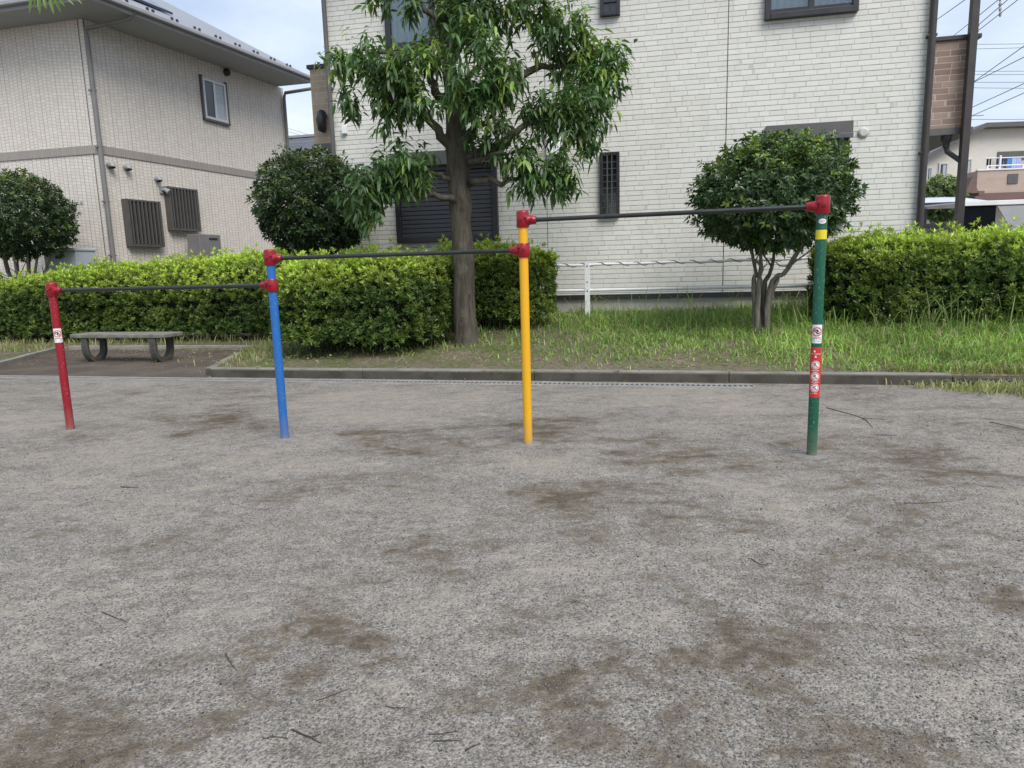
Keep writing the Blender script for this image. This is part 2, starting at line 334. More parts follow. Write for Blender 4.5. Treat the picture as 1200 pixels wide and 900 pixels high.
idx = np.arange(len(BV)).reshape(len(tt), len(ss))
T = np.stack([idx[:-1, :-1], idx[:-1, 1:], idx[1:, 1:], idx[1:, :-1]], -1).reshape(-1, 4)
BVn = np.array(BV); tag(np_mesh('planting_bed', BVn, T, M['bank'], smooth=True), kind='structure')
def bed_z(s, t):
    i = int(np.clip(np.searchsorted(ss, s) - 1, 0, len(ss) - 1)); j = int(np.clip(np.searchsorted(tt, t) - 1, 0, len(tt) - 1)); return float(BVn[idx[j, i], 2])

# bare earth of the recess
g = G('recess_soil'); v = g.co(); a = g.noise(v, 1.6, 6, .65, .4); b = g.noise(v, 30, 5, .7)
M['recess'] = g.done(g.pr(g.mix(g.rng(b, .3, .7, 0, .6), g.mix(g.rng(a, .4, .62), (.115, .09, .074), (.17, .14, .118)), (.05, .04, .032)), .95, g.bump(b, .8, .015), spec=.2))
mb = MB(); pl = [st(-9.9, 7.14), st(-5.60, 7.14), st(lerp_s(AL, 10.05), 10.05), st(-10.7, 10.05)]
mb.add([(p[0], p[1], .004) for p in pl], [(0, 1, 2, 3)]); tag(mb.build('earth_path', M['recess']), kind='structure')

# kerbs: the long one (blocks with joints), the return and the low edging of the recess
def kerb_run(name, a, b, w, h, mat, seg=.6, ground=0.):
    a = np.array(a); b = np.array(b); L = np.linalg.norm(b - a); d = (b - a) / L; p = np.array([-d[1], d[0]]); mb = MB(); n = max(1, round(L / seg))
    for i in range(n):
        q0 = a + d * (L * i / n + .002); q1 = a + d * (L * (i + 1) / n - .002); dh = random.uniform(-.004, .004); dw = random.uniform(-.004, .004)
        poly = [q0 + p * dw, q1 + p * dw, q1 + p * w, q0 + p * w]
        mb.prism([st(*k)[:2] for k in poly], ground - .05, ground + h + dh)
    return mb.build(name, mat, bevel=.009)
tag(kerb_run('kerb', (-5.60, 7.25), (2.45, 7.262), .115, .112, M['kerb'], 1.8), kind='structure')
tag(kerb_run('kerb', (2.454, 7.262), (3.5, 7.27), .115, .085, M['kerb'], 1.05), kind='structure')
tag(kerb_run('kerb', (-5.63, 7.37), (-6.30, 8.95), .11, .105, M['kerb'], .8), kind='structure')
tag(kerb_run('kerb', (-9.30, 7.30), (-10.60, 9.90), .10, .08, M['concrete'], 1.2), kind='structure')
tag(kerb_run('kerb', (-10.6, 10.02), (-6.5, 10.06), .11, .07, M['concrete'], 1.2), kind='structure')

# drain: steel grate in a concrete channel
dr = empty('drain_grate', st(-2, 7.06, 0), PA); S0, S1 = -7.6, 2.65
tag(dr, 'long narrow steel drain grate set in the gravel in front of the kerb', 'drain')
mb = MB(); mb.box(S0, S1, -.078, -.058, -.02, .006); mb.box(S0, S1, .058, .10, -.02, .007); mb.build('channel', simple('channel_concrete', (.31, .30, .275), .9, var=.3, sc=6, bump=.4), dr)
mb = MB(); mb.box(S0, S1, -.055, .055, .0008, .0025); mb.build('gutter', M['black'], dr)
mb = MB(); mb.box(S0, S1, -.055, -.047, .0026, .010); mb.box(S0, S1, .047, .055, .0026, .010)
x = S0
while x < S1: mb.box(x, x + .02, -.047, .047, .0026, .0095); x += .05
mb.build('grate', M['iron'], dr)

# ---------------------------------------------------------------- horizontal bars
posts = [onz(83, 504), onz(334, 514), onz(619, 520), onz(951, 534)]
def hgt(p, x, y):
    r = ray(x, y); return H + math.hypot(p[0], p[1]) / math.hypot(r[0], r[1]) * r[2]
hb = [(hgt(posts[0], 61, 339) + hgt(posts[1], 320, 336)) / 2, (hgt(posts[1], 318, 300.5) + hgt(posts[2], 612, 296)) / 2, (hgt(posts[2], 613, 257.5) + hgt(posts[3], 964, 242.5)) / 2]
bars = empty('horizontal_bars', posts[1] * .5 + posts[2] * .5)
tag(bars, 'three joined exercise bars stepping up along red, blue, yellow and green posts', 'exercise bars')
base_c = np.array(bars.location)
RP = .0303
def wrap(mb, polys, mi, r, z0, a0):           # flat shapes (arc length, z) wrapped round a post
    for poly in polys: mb.add([(r * math.sin(p[0] / RP + a0), -r * math.cos(p[0] / RP + a0), z0 + p[1]) for p in poly], [tuple(range(len(poly)))], mi)
def rect(x0, x1, z0, z1, n=8): return [[(x0 + (x1 - x0) * i / n, z0), (x0 + (x1 - x0) * (i + 1) / n, z0), (x0 + (x1 - x0) * (i + 1) / n, z1), (x0 + (x1 - x0) * i / n, z1)] for i in range(n)]
def disc(cx, cz, rx, rz, n=14):             # vertical strips, so the sheet follows the post
    e = lambda i: math.cos(math.pi * i / n); h = lambda i: rz * math.sin(math.pi * i / n); o = []
    for i in range(n):
        x0, x1 = cx - rx * e(i), cx - rx * e(i + 1)
        if i == 0: o.append([(x0, cz), (x1, cz - h(1)), (x1, cz + h(1))])
        elif i == n - 1: o.append([(x0, cz - h(i)), (x1, cz), (x0, cz + h(i))])
        else: o.append([(x0, cz - h(i)), (x1, cz - h(i + 1)), (x1, cz + h(i + 1)), (x0, cz + h(i))])
    return o
def ring(cx, cz, r0, r1, n=24):
    c = lambda r, i: (cx + r * math.cos(2 * math.pi * i / n), cz + r * math.sin(2 * math.pi * i / n))
    return [[c(r0, i), c(r1, i), c(r1, i + 1), c(r0, i + 1)] for i in range(n)]
def slash(cx, cz, r, w, n=8):
    k = .7071 * r; o = []
    for i in range(n):
        a, b = -k + 2 * k * i / n, -k + 2 * k * (i + 1) / n; o.append([(cx + a, cz - a - w * 1.4), (cx + b, cz - b - w * 1.4), (cx + b, cz - b + w * 1.4), (cx + a, cz - a + w * 1.4)])
    return o
def printline(x0, x1, z, h, n, rnd):          # illegible small print: glyph-sized ticks
    o = []; w = (x1 - x0) / n
    for i in range(n):
        if rnd.random() < .85: o += [[(x0 + i * w + .1 * w, z), (x0 + i * w + .8 * w, z), (x0 + i * w + .8 * w, z + h * rnd.uniform(.5, 1)), (x0 + i * w + .1 * w, z + h * rnd.uniform(.5, 1))]]
    return o
STM = [M['stwhite'], M['stred'], M['stink'], M['stgrey']]
def warn_sticker(parent, z, a0, sc=1.):
    rnd = random.Random(3); mb = MB(); w = .033 * sc; h = .056 * sc
    wrap(mb, rect(-w, w, -h, h, 14), 0, RP + .0006, z, a0)
    wrap(mb, ring(0, .014 * sc, .021 * sc, .027 * sc), 1, RP + .0011, z, a0); wrap(mb, ring(0, .014 * sc, .0295 * sc, .0305 * sc), 1, RP + .0011, z, a0)
    wrap(mb, disc(-.004 * sc, .019 * sc, .014 * sc, .010 * sc), 2, RP + .0011, z, a0); wrap(mb, disc(.006 * sc, .008 * sc, .010 * sc, .009 * sc), 2, RP + .0012, z, a0)
    wrap(mb, disc(-.006 * sc, .018 * sc, .004 * sc, .003 * sc), 0, RP + .0015, z, a0); wrap(mb, disc(.007 * sc, .010 * sc, .004 * sc, .003 * sc), 0, RP + .0015, z, a0)
    for k in range(3): wrap(mb, printline(-.026 * sc, .026 * sc, -.026 * sc - k * .0105 * sc, .007 * sc, 9, rnd), 2 if k == 0 else 3, RP + .0011, z, a0)
    return mb.build('warning_sticker', STM, parent)
colours = ['red', 'blue', 'yellow', 'green']
tops = [hb[0], hb[1], hb[2], hb[2]]
for i, p in enumerate(posts):
    mb = MB(); mb.lathe([(RP, -.25), (RP, tops[i] + .02)], k=28)
    po = mb.build('post', M[colours[i]], bars, loc=p - base_c); tag(po, f'{colours[i]} painted post')
    a0 = math.atan2(p[0], p[1]) * -1
    rf_ = random.Random(40 + i); mb = MB(); k_ = 22; rr_ = [(.032, .008), (.055, .006), (.085, .002), (.115, -.004)]
    vs = [((r_ * (1 + rf_.uniform(-.12, .12) * (j_ > 0))) * math.cos(2 * math.pi * q / k_), (r_ * (1 + rf_.uniform(-.12, .12) * (j_ > 0))) * math.sin(2 * math.pi * q / k_), z_ + rf_.uniform(-.003, .003)) for j_, (r_, z_) in enumerate(rr_) for q in range(k_)]
    mb.add(vs, [(j_ * k_ + q, (j_ + 1) * k_ + q, (j_ + 1) * k_ + (q + 1) % k_, j_ * k_ + (q + 1) % k_) for j_ in range(3) for q in range(k_)], 0, True)
    mb.build('footing', M['footing'], bars, loc=p - base_c)
    if i == 0:
        warn_sticker(po, hgt(p, 68, 393), a0 - .1)
    if i == 3:
        warn_sticker(po, hgt(p, 958, 391), a0)
        rnd = random.Random(5); zt, zb = hgt(p, 957, 406.5), hgt(p, 955, 465); zm = (zt + zb) / 2; hh = (zt - zb) / 2; mb = MB()
        wrap(mb, rect(-.045, .045, -hh, hh, 18), 0, RP + .0006, zm, a0)
        wrap(mb, printline(-.014, .014, hh - .03, .013, 2, rnd) + printline(-.03, .03, hh - .042, .005, 9, rnd) + printline(-.007, .007, hh - .062, .011, 1, rnd), 1, RP + .0011, zm, a0)
        for k in range(3):
            cz = hh - .108 - k * .070
            wrap(mb, disc(0, cz, .0265, .0265, 24), 1, RP + .0011, zm, a0); wrap(mb, ring(0, cz, .0195, .0235), 0, RP + .0015, zm, a0)
            wrap(mb, disc(-.002 + .002 * k, cz + .009, .0042, .0042, 10), 2, RP + .0015, zm, a0)
            wrap(mb, [[(-.012, cz - .003), (-.006, cz - .002), (-.006, cz + .003), (-.012, cz - .000)], [(-.006, cz - .002), (.001, cz - .004), (.002, cz + .002), (-.006, cz + .003)], [(.001, cz - .004), (.006, cz - .010), (.010, cz - .009), (.002, cz + .002)]] + rect(-.014, .014, cz - .013, cz - .0105, 3), 2, RP + .0015, zm, a0)
            wrap(mb, slash(0, cz, .0195, .0016), 0, RP + .0018, zm, a0)
            wrap(mb, printline(-.022, .022, cz - .0365, .0055, 8, rnd), 1, RP + .0011, zm, a0)
        mb.build('safety_sticker', [M['stred'], M['stwhite'], M['stink']], po)
        z = hgt(p, 964, 259.5); mb = MB(); wrap(mb, disc(.004, 0, .0225, .0145, 28), 0, RP + .0006, z, a0); wrap(mb, [[(-.015 + .0028 * q, -.0002), (-.0132 + .0028 * q, -.0002), (-.0132 + .0028 * q, .0034), (-.015 + .0028 * q, .0034)] for q in range(13)] + [[(-.006 + .0024 * q, -.0072), (-.0046 + .0024 * q, -.0072), (-.0046 + .0024 * q, -.0054), (-.006 + .0024 * q, -.0054)] for q in range(8)], 1, RP + .0011, z, a0)
        mb.build('maker_label', [M['stwhite'], M['stink']], po)
        z1, z0 = hgt(p, 964, 269.5), hgt(p, 963, 280.5); mb = MB(); mb.lathe([(RP + .0005, z0), (RP + .0005, z1)], k=28); mb.build('colour_band', M['styel'], po)
def clamp(pi, h, toward, top):
    p = posts[pi]; d = posts[toward] - p; an = math.atan2(d[1], d[0]); mb = MB(); hh = .047
    prof = [(.038, -hh), (.0415, -hh + .006), (.0415, hh - .008), (.038, hh - .002)]
    if top: prof = [(.038, -hh), (.0415, -hh + .006), (.0415, hh + .004), (.039, hh + .012), (.028, hh + .017), (.010, hh + .019)]
    mb.lathe(prof, k=28)
    mb.tube([(.03, 0, 0), (.055, 0, 0), (.060, 0, 0), (.088, 0, 0), (.092, 0, 0)], [.036, .030, .0285, .0255, .021], 18)
    c = mb.build('clamp', M['casting'], bars, loc=(p[0] - base_c[0], p[1] - base_c[1], h), rz=an)
    sgn = -1 if math.cos(an) > 0 else 1      # bolt heads face the photographer's side
    for (x, y, z, ax) in ((-.004, .040 * sgn, .004, (0, sgn, 0)), (.066, .027 * sgn, .002, (0, sgn, 0)), (.026, .034 * sgn, .020, (.4, sgn, .2))):
        ax = Vector(ax).normalized(); o = Vector((x, y, z)); mb = MB()
        mb.tube([o - ax * .008, o + ax * .007, o + ax * .010], [.0115, .0115, .009], 12); mb.tube([o + ax * .010, o + ax * .0106], [.006, .006], 6, 1); mb.build('bolt', [M['casting'], M['bolt']], c)
for pi, k, tw, top in ((0, 0, 1, True), (1, 0, 0, False), (1, 1, 2, True), (2, 1, 1, False), (2, 2, 3, True), (3, 2, 2, True)): clamp(pi, hb[k], tw, top)
for k in range(3):
    a, b = posts[k].copy(), posts[k + 1].copy(); a[2] = b[2] = hb[k]; d = (b - a) / np.linalg.norm(b - a); mb = MB()
    mb.tube([a + d * .06 - base_c, b - d * .06 - base_c], .0142, 16); mb.build('bar', M['steel'], bars)

# ---------------------------------------------------------------- bench
bq = (np.array(to_st(onz(108, 424))) + np.array(to_st(onz(196, 423)))) / 2
be = empty('stone_bench', st(bq[0], bq[1], 0), PA - R(1.5)); tag(be, 'backless grey stone bench on two U shaped legs before the left hedge', 'bench')
ZB = .425; mb = MB(); mb.box(-.84, .84, -.20, .20, ZB - .062, ZB); mb.build('seat', M['stonetop'], be, bevel=.014)
for sx in (-.61, .61):
    mb = MB(); n = 18; W, T_ = .185, .046; ZT = ZB - .0625
    def prof(w, low):                         # U outline in (y, z)
        return [(-w * math.cos(math.pi * i / n) * (1 if True else 1), low + (ZT - .16) * 0 + (.17 + (.0 if low else 0)) * (1 - math.sin(math.pi * i / n))) for i in range(n + 1)]
    out = [(-W, ZT)] + [(-W * (math.cos(math.pi * i / n)), .19 - .21 * math.sin(math.pi * i / n)) for i in range(n + 1)] + [(W, ZT)]
    wi = W - T_; inn = [(-wi, ZT)] + [(-wi * (math.cos(math.pi * i / n)), .20 - .145 * math.sin(math.pi * i / n)) for i in range(n + 1)] + [(wi, ZT)]
    k = len(out); vs = [(sx + dx, y, z) for dx in (-.055, .055) for (y, z) in out + inn]
    f = []
    for i in range(k - 1):
        f += [(i, i + 1, k + i + 1, k + i), (2 * k + i, 3 * k + i, 3 * k + i + 1, 2 * k + i + 1), (i, 2 * k + i, 2 * k + i + 1, i + 1), (k + i, k + i + 1, 3 * k + i + 1, 3 * k + i)]
    f += [(0, k, 3 * k, 2 * k), (k - 1, 3 * k - 1, 4 * k - 1, 2 * k - 1)]
    mb.add(vs, f); mb.build('leg', M['stone'], be, bevel=.008)

# ---------------------------------------------------------------- foliage
def leaf_quads(P, D, Nn, L, W, fold=.25, droop=0.):
    D = unit(D); S = unit(np.cross(D, Nn)); N2 = np.cross(S, D); n = len(P); L = L[:, None]; W = W[:, None]
    tip = P + D * L - np.array([0, 0, 1.]) * (droop * L); mid = P + D * (L * .45)
    a = mid + S * W * .5 + N2 * W * fold; b = mid - S * W * .5 + N2 * W * fold
    V = np.stack([P, a, tip, b], 1).reshape(-1, 3); i = np.arange(n)[:, None] * 4
    return V, np.concatenate([i + [0, 1, 2], i + [0, 2, 3]], 1).reshape(-1, 3)
def leaf_long(P, D, Nn, L, W, droop):
    D = unit(D); S = unit(np.cross(D, Nn)); N2 = np.cross(S, D); n = len(P); L = L[:, None]; W = W[:, None]; z = np.array([0, 0, 1.]); dr = droop[:, None] * L
    m1 = P + D * L * .33 - z * dr * .12; m2 = P + D * L * .68 - z * dr * .5; tip = P + D * L - z * dr
    V = np.stack([P, m1 + S * W * .5 + N2 * W * .18, m1, m1 - S * W * .5 + N2 * W * .18, m2 + S * W * .38 + N2 * W * .12, m2, m2 - S * W * .38 + N2 * W * .12, tip], 1).reshape(-1, 3)
    i = np.arange(n)[:, None] * 8
    F = [[0, 1, 2], [0, 2, 3], [1, 4, 2], [4, 5, 2], [2, 5, 6], [2, 6, 3], [4, 7, 5], [5, 7, 6]]
    return V, np.concatenate([i + f for f in F], 1).reshape(-1, 3)
def fbm(P, sc, seed=0):                       # cheap smooth pseudo-noise, -1..1
    r = np.random.default_rng(seed); o = np.zeros(len(P))
    for k in range(7):
        w = r.normal(size=3) * sc * (1 + .5 * k); o += np.sin(P @ w + r.uniform(0, 6.28)) / (1 + .35 * k)
    return o / 3.0
def shoots(P, Nn, nl, L, W, up=.7, spread=.9, stem=.03, jit=.35):
    """a whorl of nl leaves at every shoot; returns leaf bases, axes, normals, lengths, widths, shoot index"""
    n = len(P); A = unit(Nn * .6 + np.array([0, 0, up]) + RNG.normal(size=(n, 3)) * jit)
    t = unit(np.cross(A, RNG.normal(size=(n, 3)))); b = np.cross(A, t); si = np.repeat(np.arange(n), nl); k = np.tile(np.arange(nl), n)
    an = k * 2.4 + RNG.uniform(0, 6.28, n)[si] + RNG.normal(size=n * nl) * .2; fr = (k + .5) / nl
    tilt = (1.45 - fr * 1.0) * spread + RNG.normal(size=n * nl) * .15
    rad = t[si] * np.cos(an)[:, None] + b[si] * np.sin(an)[:, None]
    D = A[si] * np.cos(tilt)[:, None] + rad * np.sin(tilt)[:, None]; base = P[si] + A[si] * (fr * stem)[:, None]
    sc = RNG.uniform(.75, 1.2, n * nl) * (1.05 - .35 * np.abs(fr - .4))
    return base, D, A[si] + RNG.normal(size=(n * nl, 3)) * .15, L * sc, W * sc, si, fr
def tint(P, old, new, f, seed, amp=.25):
    k = fbm(P, 2.2, seed)[:, None] * amp + RNG.normal(size=(len(P), 1)) * .16
    c = np.array(old)[None] * (1 - f[:, None]) + np.array(new)[None] * f[:, None]
    return np.clip(c * np.exp(k) * (1 + RNG.normal(size=(len(P), 3)) * .05), 0.003, 1)

def hedge(name, label, path, width, ztop, zbot, dens=230, side_back=True, seed=1, L=.066, W=.0225, lowdens=.9):
    """path: [(s,t,ztop)] centre line; leafy box with soft shoulders"""
    root = empty(name, st(path[0][0], path[0][1], zbot(path[0][1]))); tag(root, label, 'hedge')
    path = np.array(path); seg = np.linalg.norm(np.diff(path[:, :2], axis=0), axis=1); cum = np.concatenate([[0], np.cumsum(seg)]); Lh = cum[-1]
    def frame(l):
        s = np.interp(l, cum, path[:, 0]); t = np.interp(l, cum, path[:, 1]); zt = np.interp(l, cum, path[:, 2])
        e0, e1 = np.clip(l - .6, 0, Lh), np.clip(l + .6, 0, Lh); d = unit(np.stack([np.interp(e1, cum, path[:, 0]) - np.interp(e0, cum, path[:, 0]), np.interp(e1, cum, path[:, 1]) - np.interp(e0, cum, path[:, 1])], 1))
        return s, t, zt, d
    ANT = np.linspace(-.15, 1.15, 400) * math.pi; q_ = np.stack([-np.sign(np.cos(ANT)) * np.abs(np.cos(ANT)) ** .42 * width / 2, np.sign(np.sin(ANT)) * np.abs(np.sin(ANT)) ** .42 * .65], 1)
    ARC = np.concatenate([[0], np.cumsum(np.linalg.norm(np.diff(q_, axis=0), axis=1))]); ARC /= ARC[-1]
    def surf(l, th, inset=0.):
        # th 0..1 round the section: front foot -> front -> top -> back -> back foot ; superellipse section, rounded ends
        l = np.asarray(l); th = np.asarray(th); s, t, zt, d = frame(np.clip(l, 0, Lh)); an = np.interp(th, ARC, ANT)
        e = .42; cx = -np.sign(np.cos(an)) * np.abs(np.cos(an)) ** e; cz = np.sign(np.sin(an)) * np.abs(np.sin(an)) ** e
        over = np.clip(np.abs(l - Lh / 2) - (Lh / 2 - width * .45), 0, width * .45) / (width * .45); k = np.sqrt(np.clip(1 - over ** 2 * .8, 0.05, 1))
        w = width / 2 - inset; w = w * (k * .6 + .4)
        zb = np.array([zbot(q) for q in t]); hh = (zt - zb); zc = zb + hh * .5; z = zc + cz * (hh * .5 - inset) * (.72 + .28 * k)
        z = np.where(cz < 0, zb + hh * .5 * (1 + cz * 1.12) - .0, z)
        pn = np.stack([-d[:, 1], d[:, 0]], 1)
        ps = s + pn[:, 0] * cx * w; pt = t + pn[:, 1] * cx * w
        P = PU[None] * ps[:, None] + PV[None] * pt[:, None]; P = np.concatenate([P, z[:, None]], 1)
        nn = pn[:, :1] * cx[:, None] * PU[None] + pn[:, 1:] * cx[:, None] * PV[None]
        en = np.sign(l - Lh / 2) * over ** 2
        dd = d[:, :1] * PU[None] + d[:, 1:] * PV[None]
        Nn = np.concatenate([nn * np.abs(cx)[:, None] ** 3 + dd * en[:, None] * 1.5, (np.abs(cz) ** 3 * np.sign(cz))[:, None]], 1)
        b = fbm(P, 2.3, seed) * .10 + fbm(P, 6, seed + 1) * .05
        return P + unit(Nn) * b[:, None], unit(Nn)
    # end caps are covered by extra samples close to both ends
    Vs, Ts, Cs = [], [], []; off = 0
    perim = 1.3 * 2 + width; n = int(dens * (Lh + .4) * perim)
    for layer, (ins, fr, nl) in enumerate(((0., 1., 8), (.09, .65, 6), (.2, .4, 5))):
        m = int(n * fr); l = RNG.uniform(0, Lh, m); th = RNG.uniform(0.0, 1, m); 
        keep = (th < .66) | (RNG.random(m) < .5); l, th = l[keep], th[keep]
        P, Nn = surf(l, th, ins)
        # ends
        me_ = int(m * .5 * width / (Lh + .4)); q = RNG.random(me_); le = np.where(RNG.random(me_) < .5, 0., Lh) ; Pe, Ne = surf(le, RNG.uniform(.02, .98, me_), ins)
        s, t, zt, d = frame(np.clip(le, 0, Lh)); c = PU[None] * s[:, None] + PV[None] * t[:, None]; kk = np.sqrt(RNG.random(me_))[:, None]
        Pe[:, :2] = c + (Pe[:, :2] - c) * kk; dd = (d[:, :1] * PU[None] + d[:, 1:] * PV[None]) * np.where(le > 0, 1, -1)[:, None]
        Pe[:, :2] += dd * ((.10 * (1 - kk ** 2)) + .02 - ins * .6); Ne = np.concatenate([dd, np.full((me_, 1), .15)], 1)
        P = np.concatenate([P, Pe]); Nn = np.concatenate([Nn, Ne])
        low = np.array([zbot(q) for q in (P[:, :2] @ PV)]); hrel = (P[:, 2] - low) / 1.3
        keep = RNG.random(len(P)) < np.clip(.45 + hrel * 3.0, 0, 1); P, Nn, hrel = P[keep], Nn[keep], hrel[keep]
        P = P + RNG.normal(size=P.shape) * .022
        spike = (RNG.random(len(P)) < .09) & (Nn[:, 2] > .35); P[spike, 2] += RNG.uniform(.03, .15, spike.sum())
        base, D, NN, LL, WW, si, fr_ = shoots(P, Nn, nl, L, W)
        V, T = leaf_quads(base, D, NN, LL, WW); Vs.append(V); Ts.append(T + off); off += len(V)
        # young pale shoots on the top and shoulders, older leaves below
        f = np.clip((hrel[si] - .58) / .30, 0, 1) * 1.0 * (.45 + .55 * fr_) + .28 * (RNG.random(len(P)) < .20)[si] * fr_
        f = np.clip(f + fbm(base, 2.6, seed + 4) * .22, 0, 1) * (1 if layer == 0 else .6)
        Cs.append(np.repeat(tint(base, (.080, .140, .032), (.58, .73, .12), f, seed + 2), 4, axis=0))
    np_mesh('foliage', np.concatenate(Vs) - np.array(root.location), np.concatenate(Ts), M['leaf'], root, np.concatenate(Cs))
    # woody inside
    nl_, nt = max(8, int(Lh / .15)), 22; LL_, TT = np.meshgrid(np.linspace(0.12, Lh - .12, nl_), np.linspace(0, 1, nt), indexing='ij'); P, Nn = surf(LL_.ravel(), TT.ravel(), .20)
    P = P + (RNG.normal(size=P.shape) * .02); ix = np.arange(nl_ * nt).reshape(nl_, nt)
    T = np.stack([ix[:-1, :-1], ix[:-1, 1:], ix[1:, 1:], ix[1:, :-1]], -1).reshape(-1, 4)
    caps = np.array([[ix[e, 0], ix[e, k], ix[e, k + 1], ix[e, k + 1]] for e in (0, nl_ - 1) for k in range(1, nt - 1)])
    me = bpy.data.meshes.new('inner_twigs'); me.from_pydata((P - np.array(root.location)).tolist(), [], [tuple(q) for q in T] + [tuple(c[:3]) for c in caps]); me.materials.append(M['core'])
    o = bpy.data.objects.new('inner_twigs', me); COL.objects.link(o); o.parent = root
    return root
flat = lambda t: .08
hedge('hedge', 'long clipped hedge with pale new tips behind the stone bench', [(-16.5, 10.55, 1.22), (-12.2, 10.75, 1.20), (-10.2, 10.85, 1.36), (-6.0, 10.95, 1.52)], 1.0, 1.4, flat, 270, seed=21)
hedge('hedge', 'broad clipped hedge left of the big tree trunk, nearest the kerb', [(-5.15, 8.52, 1.30), (-4.2, 8.45, 1.33), (-3.2, 8.80, 1.40)], 1.45, 1.5, bank, 310, seed=31)
hedge('hedge', 'clipped hedge behind the big tree trunk, beside the white rail', [(-3.5, 9.85, 1.46), (-2.6, 9.85, 1.48), (-1.95, 9.85, 1.44)], 1.0, 1.5, bank, 310, seed=41)
hedge('hedge', 'clipped hedge with pale tips standing right of the green post', [(1.75, 9.85, 1.38), (3.0, 9.85, 1.41), (7.5, 9.85, 1.43)], 1.0, 1.5, bank, 310, seed=51)

def blob_crown(name, parent, C, rad, n, L, W, old, new, seed, mat, nl=7, flatbot=.82, newamt=.6, bumps=.15):
    """leafy ball with an uneven, slightly flat-bottomed outline"""
    C = np.array(C); Vs, Ts, Cs = [], [], []; off = 0
    for layer, (k, fr, q) in enumerate(((1., 1., nl), (.86, .7, nl), (.66, .45, 5), (.42, .25, 4))):
        m = int(n * fr); u = unit(RNG.normal(size=(m, 3))); u[:, 2] = np.where(u[:, 2] < 0, u[:, 2] * flatbot, u[:, 2]); b = fbm(u, 2.4, seed) * bumps + fbm(u, 6., seed + 1) * .055 + RNG.normal(size=m) * .03
        gap = fbm(u * 1.7, 4.2, seed + 7); keep = gap < (.55 if layer == 0 else .75); u, b = u[keep], b[keep]
        P = C + u * np.array(rad) * (k * (1 + b))[:, None]
        spike = RNG.random(len(P)) < .03; P[spike] += u[spike] * RNG.uniform(.04, .15, (spike.sum(), 1)) * (layer == 0)
        base, D, NN, LL, WW, si, f_ = shoots(P, unit(u / np.array(rad)), q, L, W, up=.45, spread=1.0, stem=.05)
        D = D + np.array([0, 0, -.28]); V, T = leaf_quads(base, D, NN, LL, WW, .2, .1); Vs.append(V); Ts.append(T + off); off += len(V)
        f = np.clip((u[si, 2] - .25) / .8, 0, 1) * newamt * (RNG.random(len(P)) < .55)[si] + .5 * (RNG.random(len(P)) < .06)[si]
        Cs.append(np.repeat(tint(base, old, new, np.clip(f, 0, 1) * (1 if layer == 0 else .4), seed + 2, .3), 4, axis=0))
    return np_mesh(name, np.concatenate(Vs) - np.array(parent.location), np.concatenate(Ts), mat, parent, np.concatenate(Cs))
def wobble(pts, rad, n=10, amp=.02, seed=0):
    pts = np.array(pts, float); rad = np.array(rad, float); u = np.linspace(0, len(pts) - 1, n); r = np.random.default_rng(seed)
    # Catmull-Rom through the control points
    P = np.vstack([2 * pts[0] - pts[1], pts, 2 * pts[-1] - pts[-2]]); out = []
    for q in u:
        i = min(int(q), len(pts) - 2); f = q - i; a, b, c, d = P[i], P[i + 1], P[i + 2], P[i + 3]
        out.append(.5 * (2 * b + (c - a) * f + (2 * a - 5 * b + 4 * c - d) * f * f + (3 * b - a - 3 * c + d) * f ** 3))
    out = np.array(out); out[1:-1] += r.normal(size=(n - 2, 3)) * amp; rr = np.interp(u, np.arange(len(rad)), rad) * (1 + r.normal(size=n) * .04)
    return out.tolist(), rr.tolist()
def branch(name, parent, pts, rad, mat, n=10, amp=.012, seed=0, k=9):
    p, r = wobble(pts, rad, n, amp, seed); mb = MB(); o = np.array(parent.location); mb.tube([np.array(q) - o for q in p], r, k); return mb.build(name, mat, parent)

def round_shrub(label, C, rad, base, stems, n, seed, old, new, L=.078, W=.034, newamt=.6, rs=.035):
    root = empty('round_shrub', base); tag(root, label, 'shrub')
    r = np.random.default_rng(seed)
    for i in range(stems):
        an = 2 * math.pi * (i + r.uniform(-.2, .2)) / stems; o = np.array([math.cos(an), math.sin(an) * .7, 0]); b = np.array(base) + o * .07; h = C[2] - base[2]
        q = r.uniform(.5, 1.); e = np.array(C) + o * np.array(rad) * .75 * q + np.array([0, 0, -rad[2] * .1])
        m1 = b + np.array([0, 0, h * .38]) + o * .06 * q; m2 = b * .45 + e * .55 + np.array([0, 0, -h * .02]) - o * .06
        s_ = branch('stem', root, [b - [0, 0, .1], m1, m2, e], [rs * r.uniform(.8, 1.2), rs * .85, rs * .6, .008], M['bark2'], 12, .012, seed + i)
        for k in range(2):
            f = .62 + .13 * k; st_ = m1 * (1 - f) + e * f if k else m2; d = unit(r.normal(size=3) * [1, 1, .4] + o * .8 + [0, 0, .5]); branch('twig', s_, [np.array(st_) - np.array(base) * 0, st_ + d * .22, st_ + d * .45 + [0, 0, .08]], [.012, .009, .004], M['bark2'], 6, .01, seed + 31 * k, 6).location = (0, 0, 0)
    for s_ in root.children:
        for t_ in s_.children: t_.matrix_parent_inverse = Matrix.Identity(4); 
    # twigs were offset from the stem's (zero) location; move into the root frame
    for s_ in root.children:
        for t_ in s_.children: t_.location = -np.array(root.location)
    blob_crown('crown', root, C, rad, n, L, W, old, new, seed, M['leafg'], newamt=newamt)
    return root
OLD, NEW = (.050, .098, .034), (.27, .39, .06)
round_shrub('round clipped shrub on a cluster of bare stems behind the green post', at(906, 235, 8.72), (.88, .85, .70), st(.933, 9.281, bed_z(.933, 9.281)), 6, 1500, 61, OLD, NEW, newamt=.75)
P2 = at(368, 244, 10.7); s2, t2 = to_st(P2)
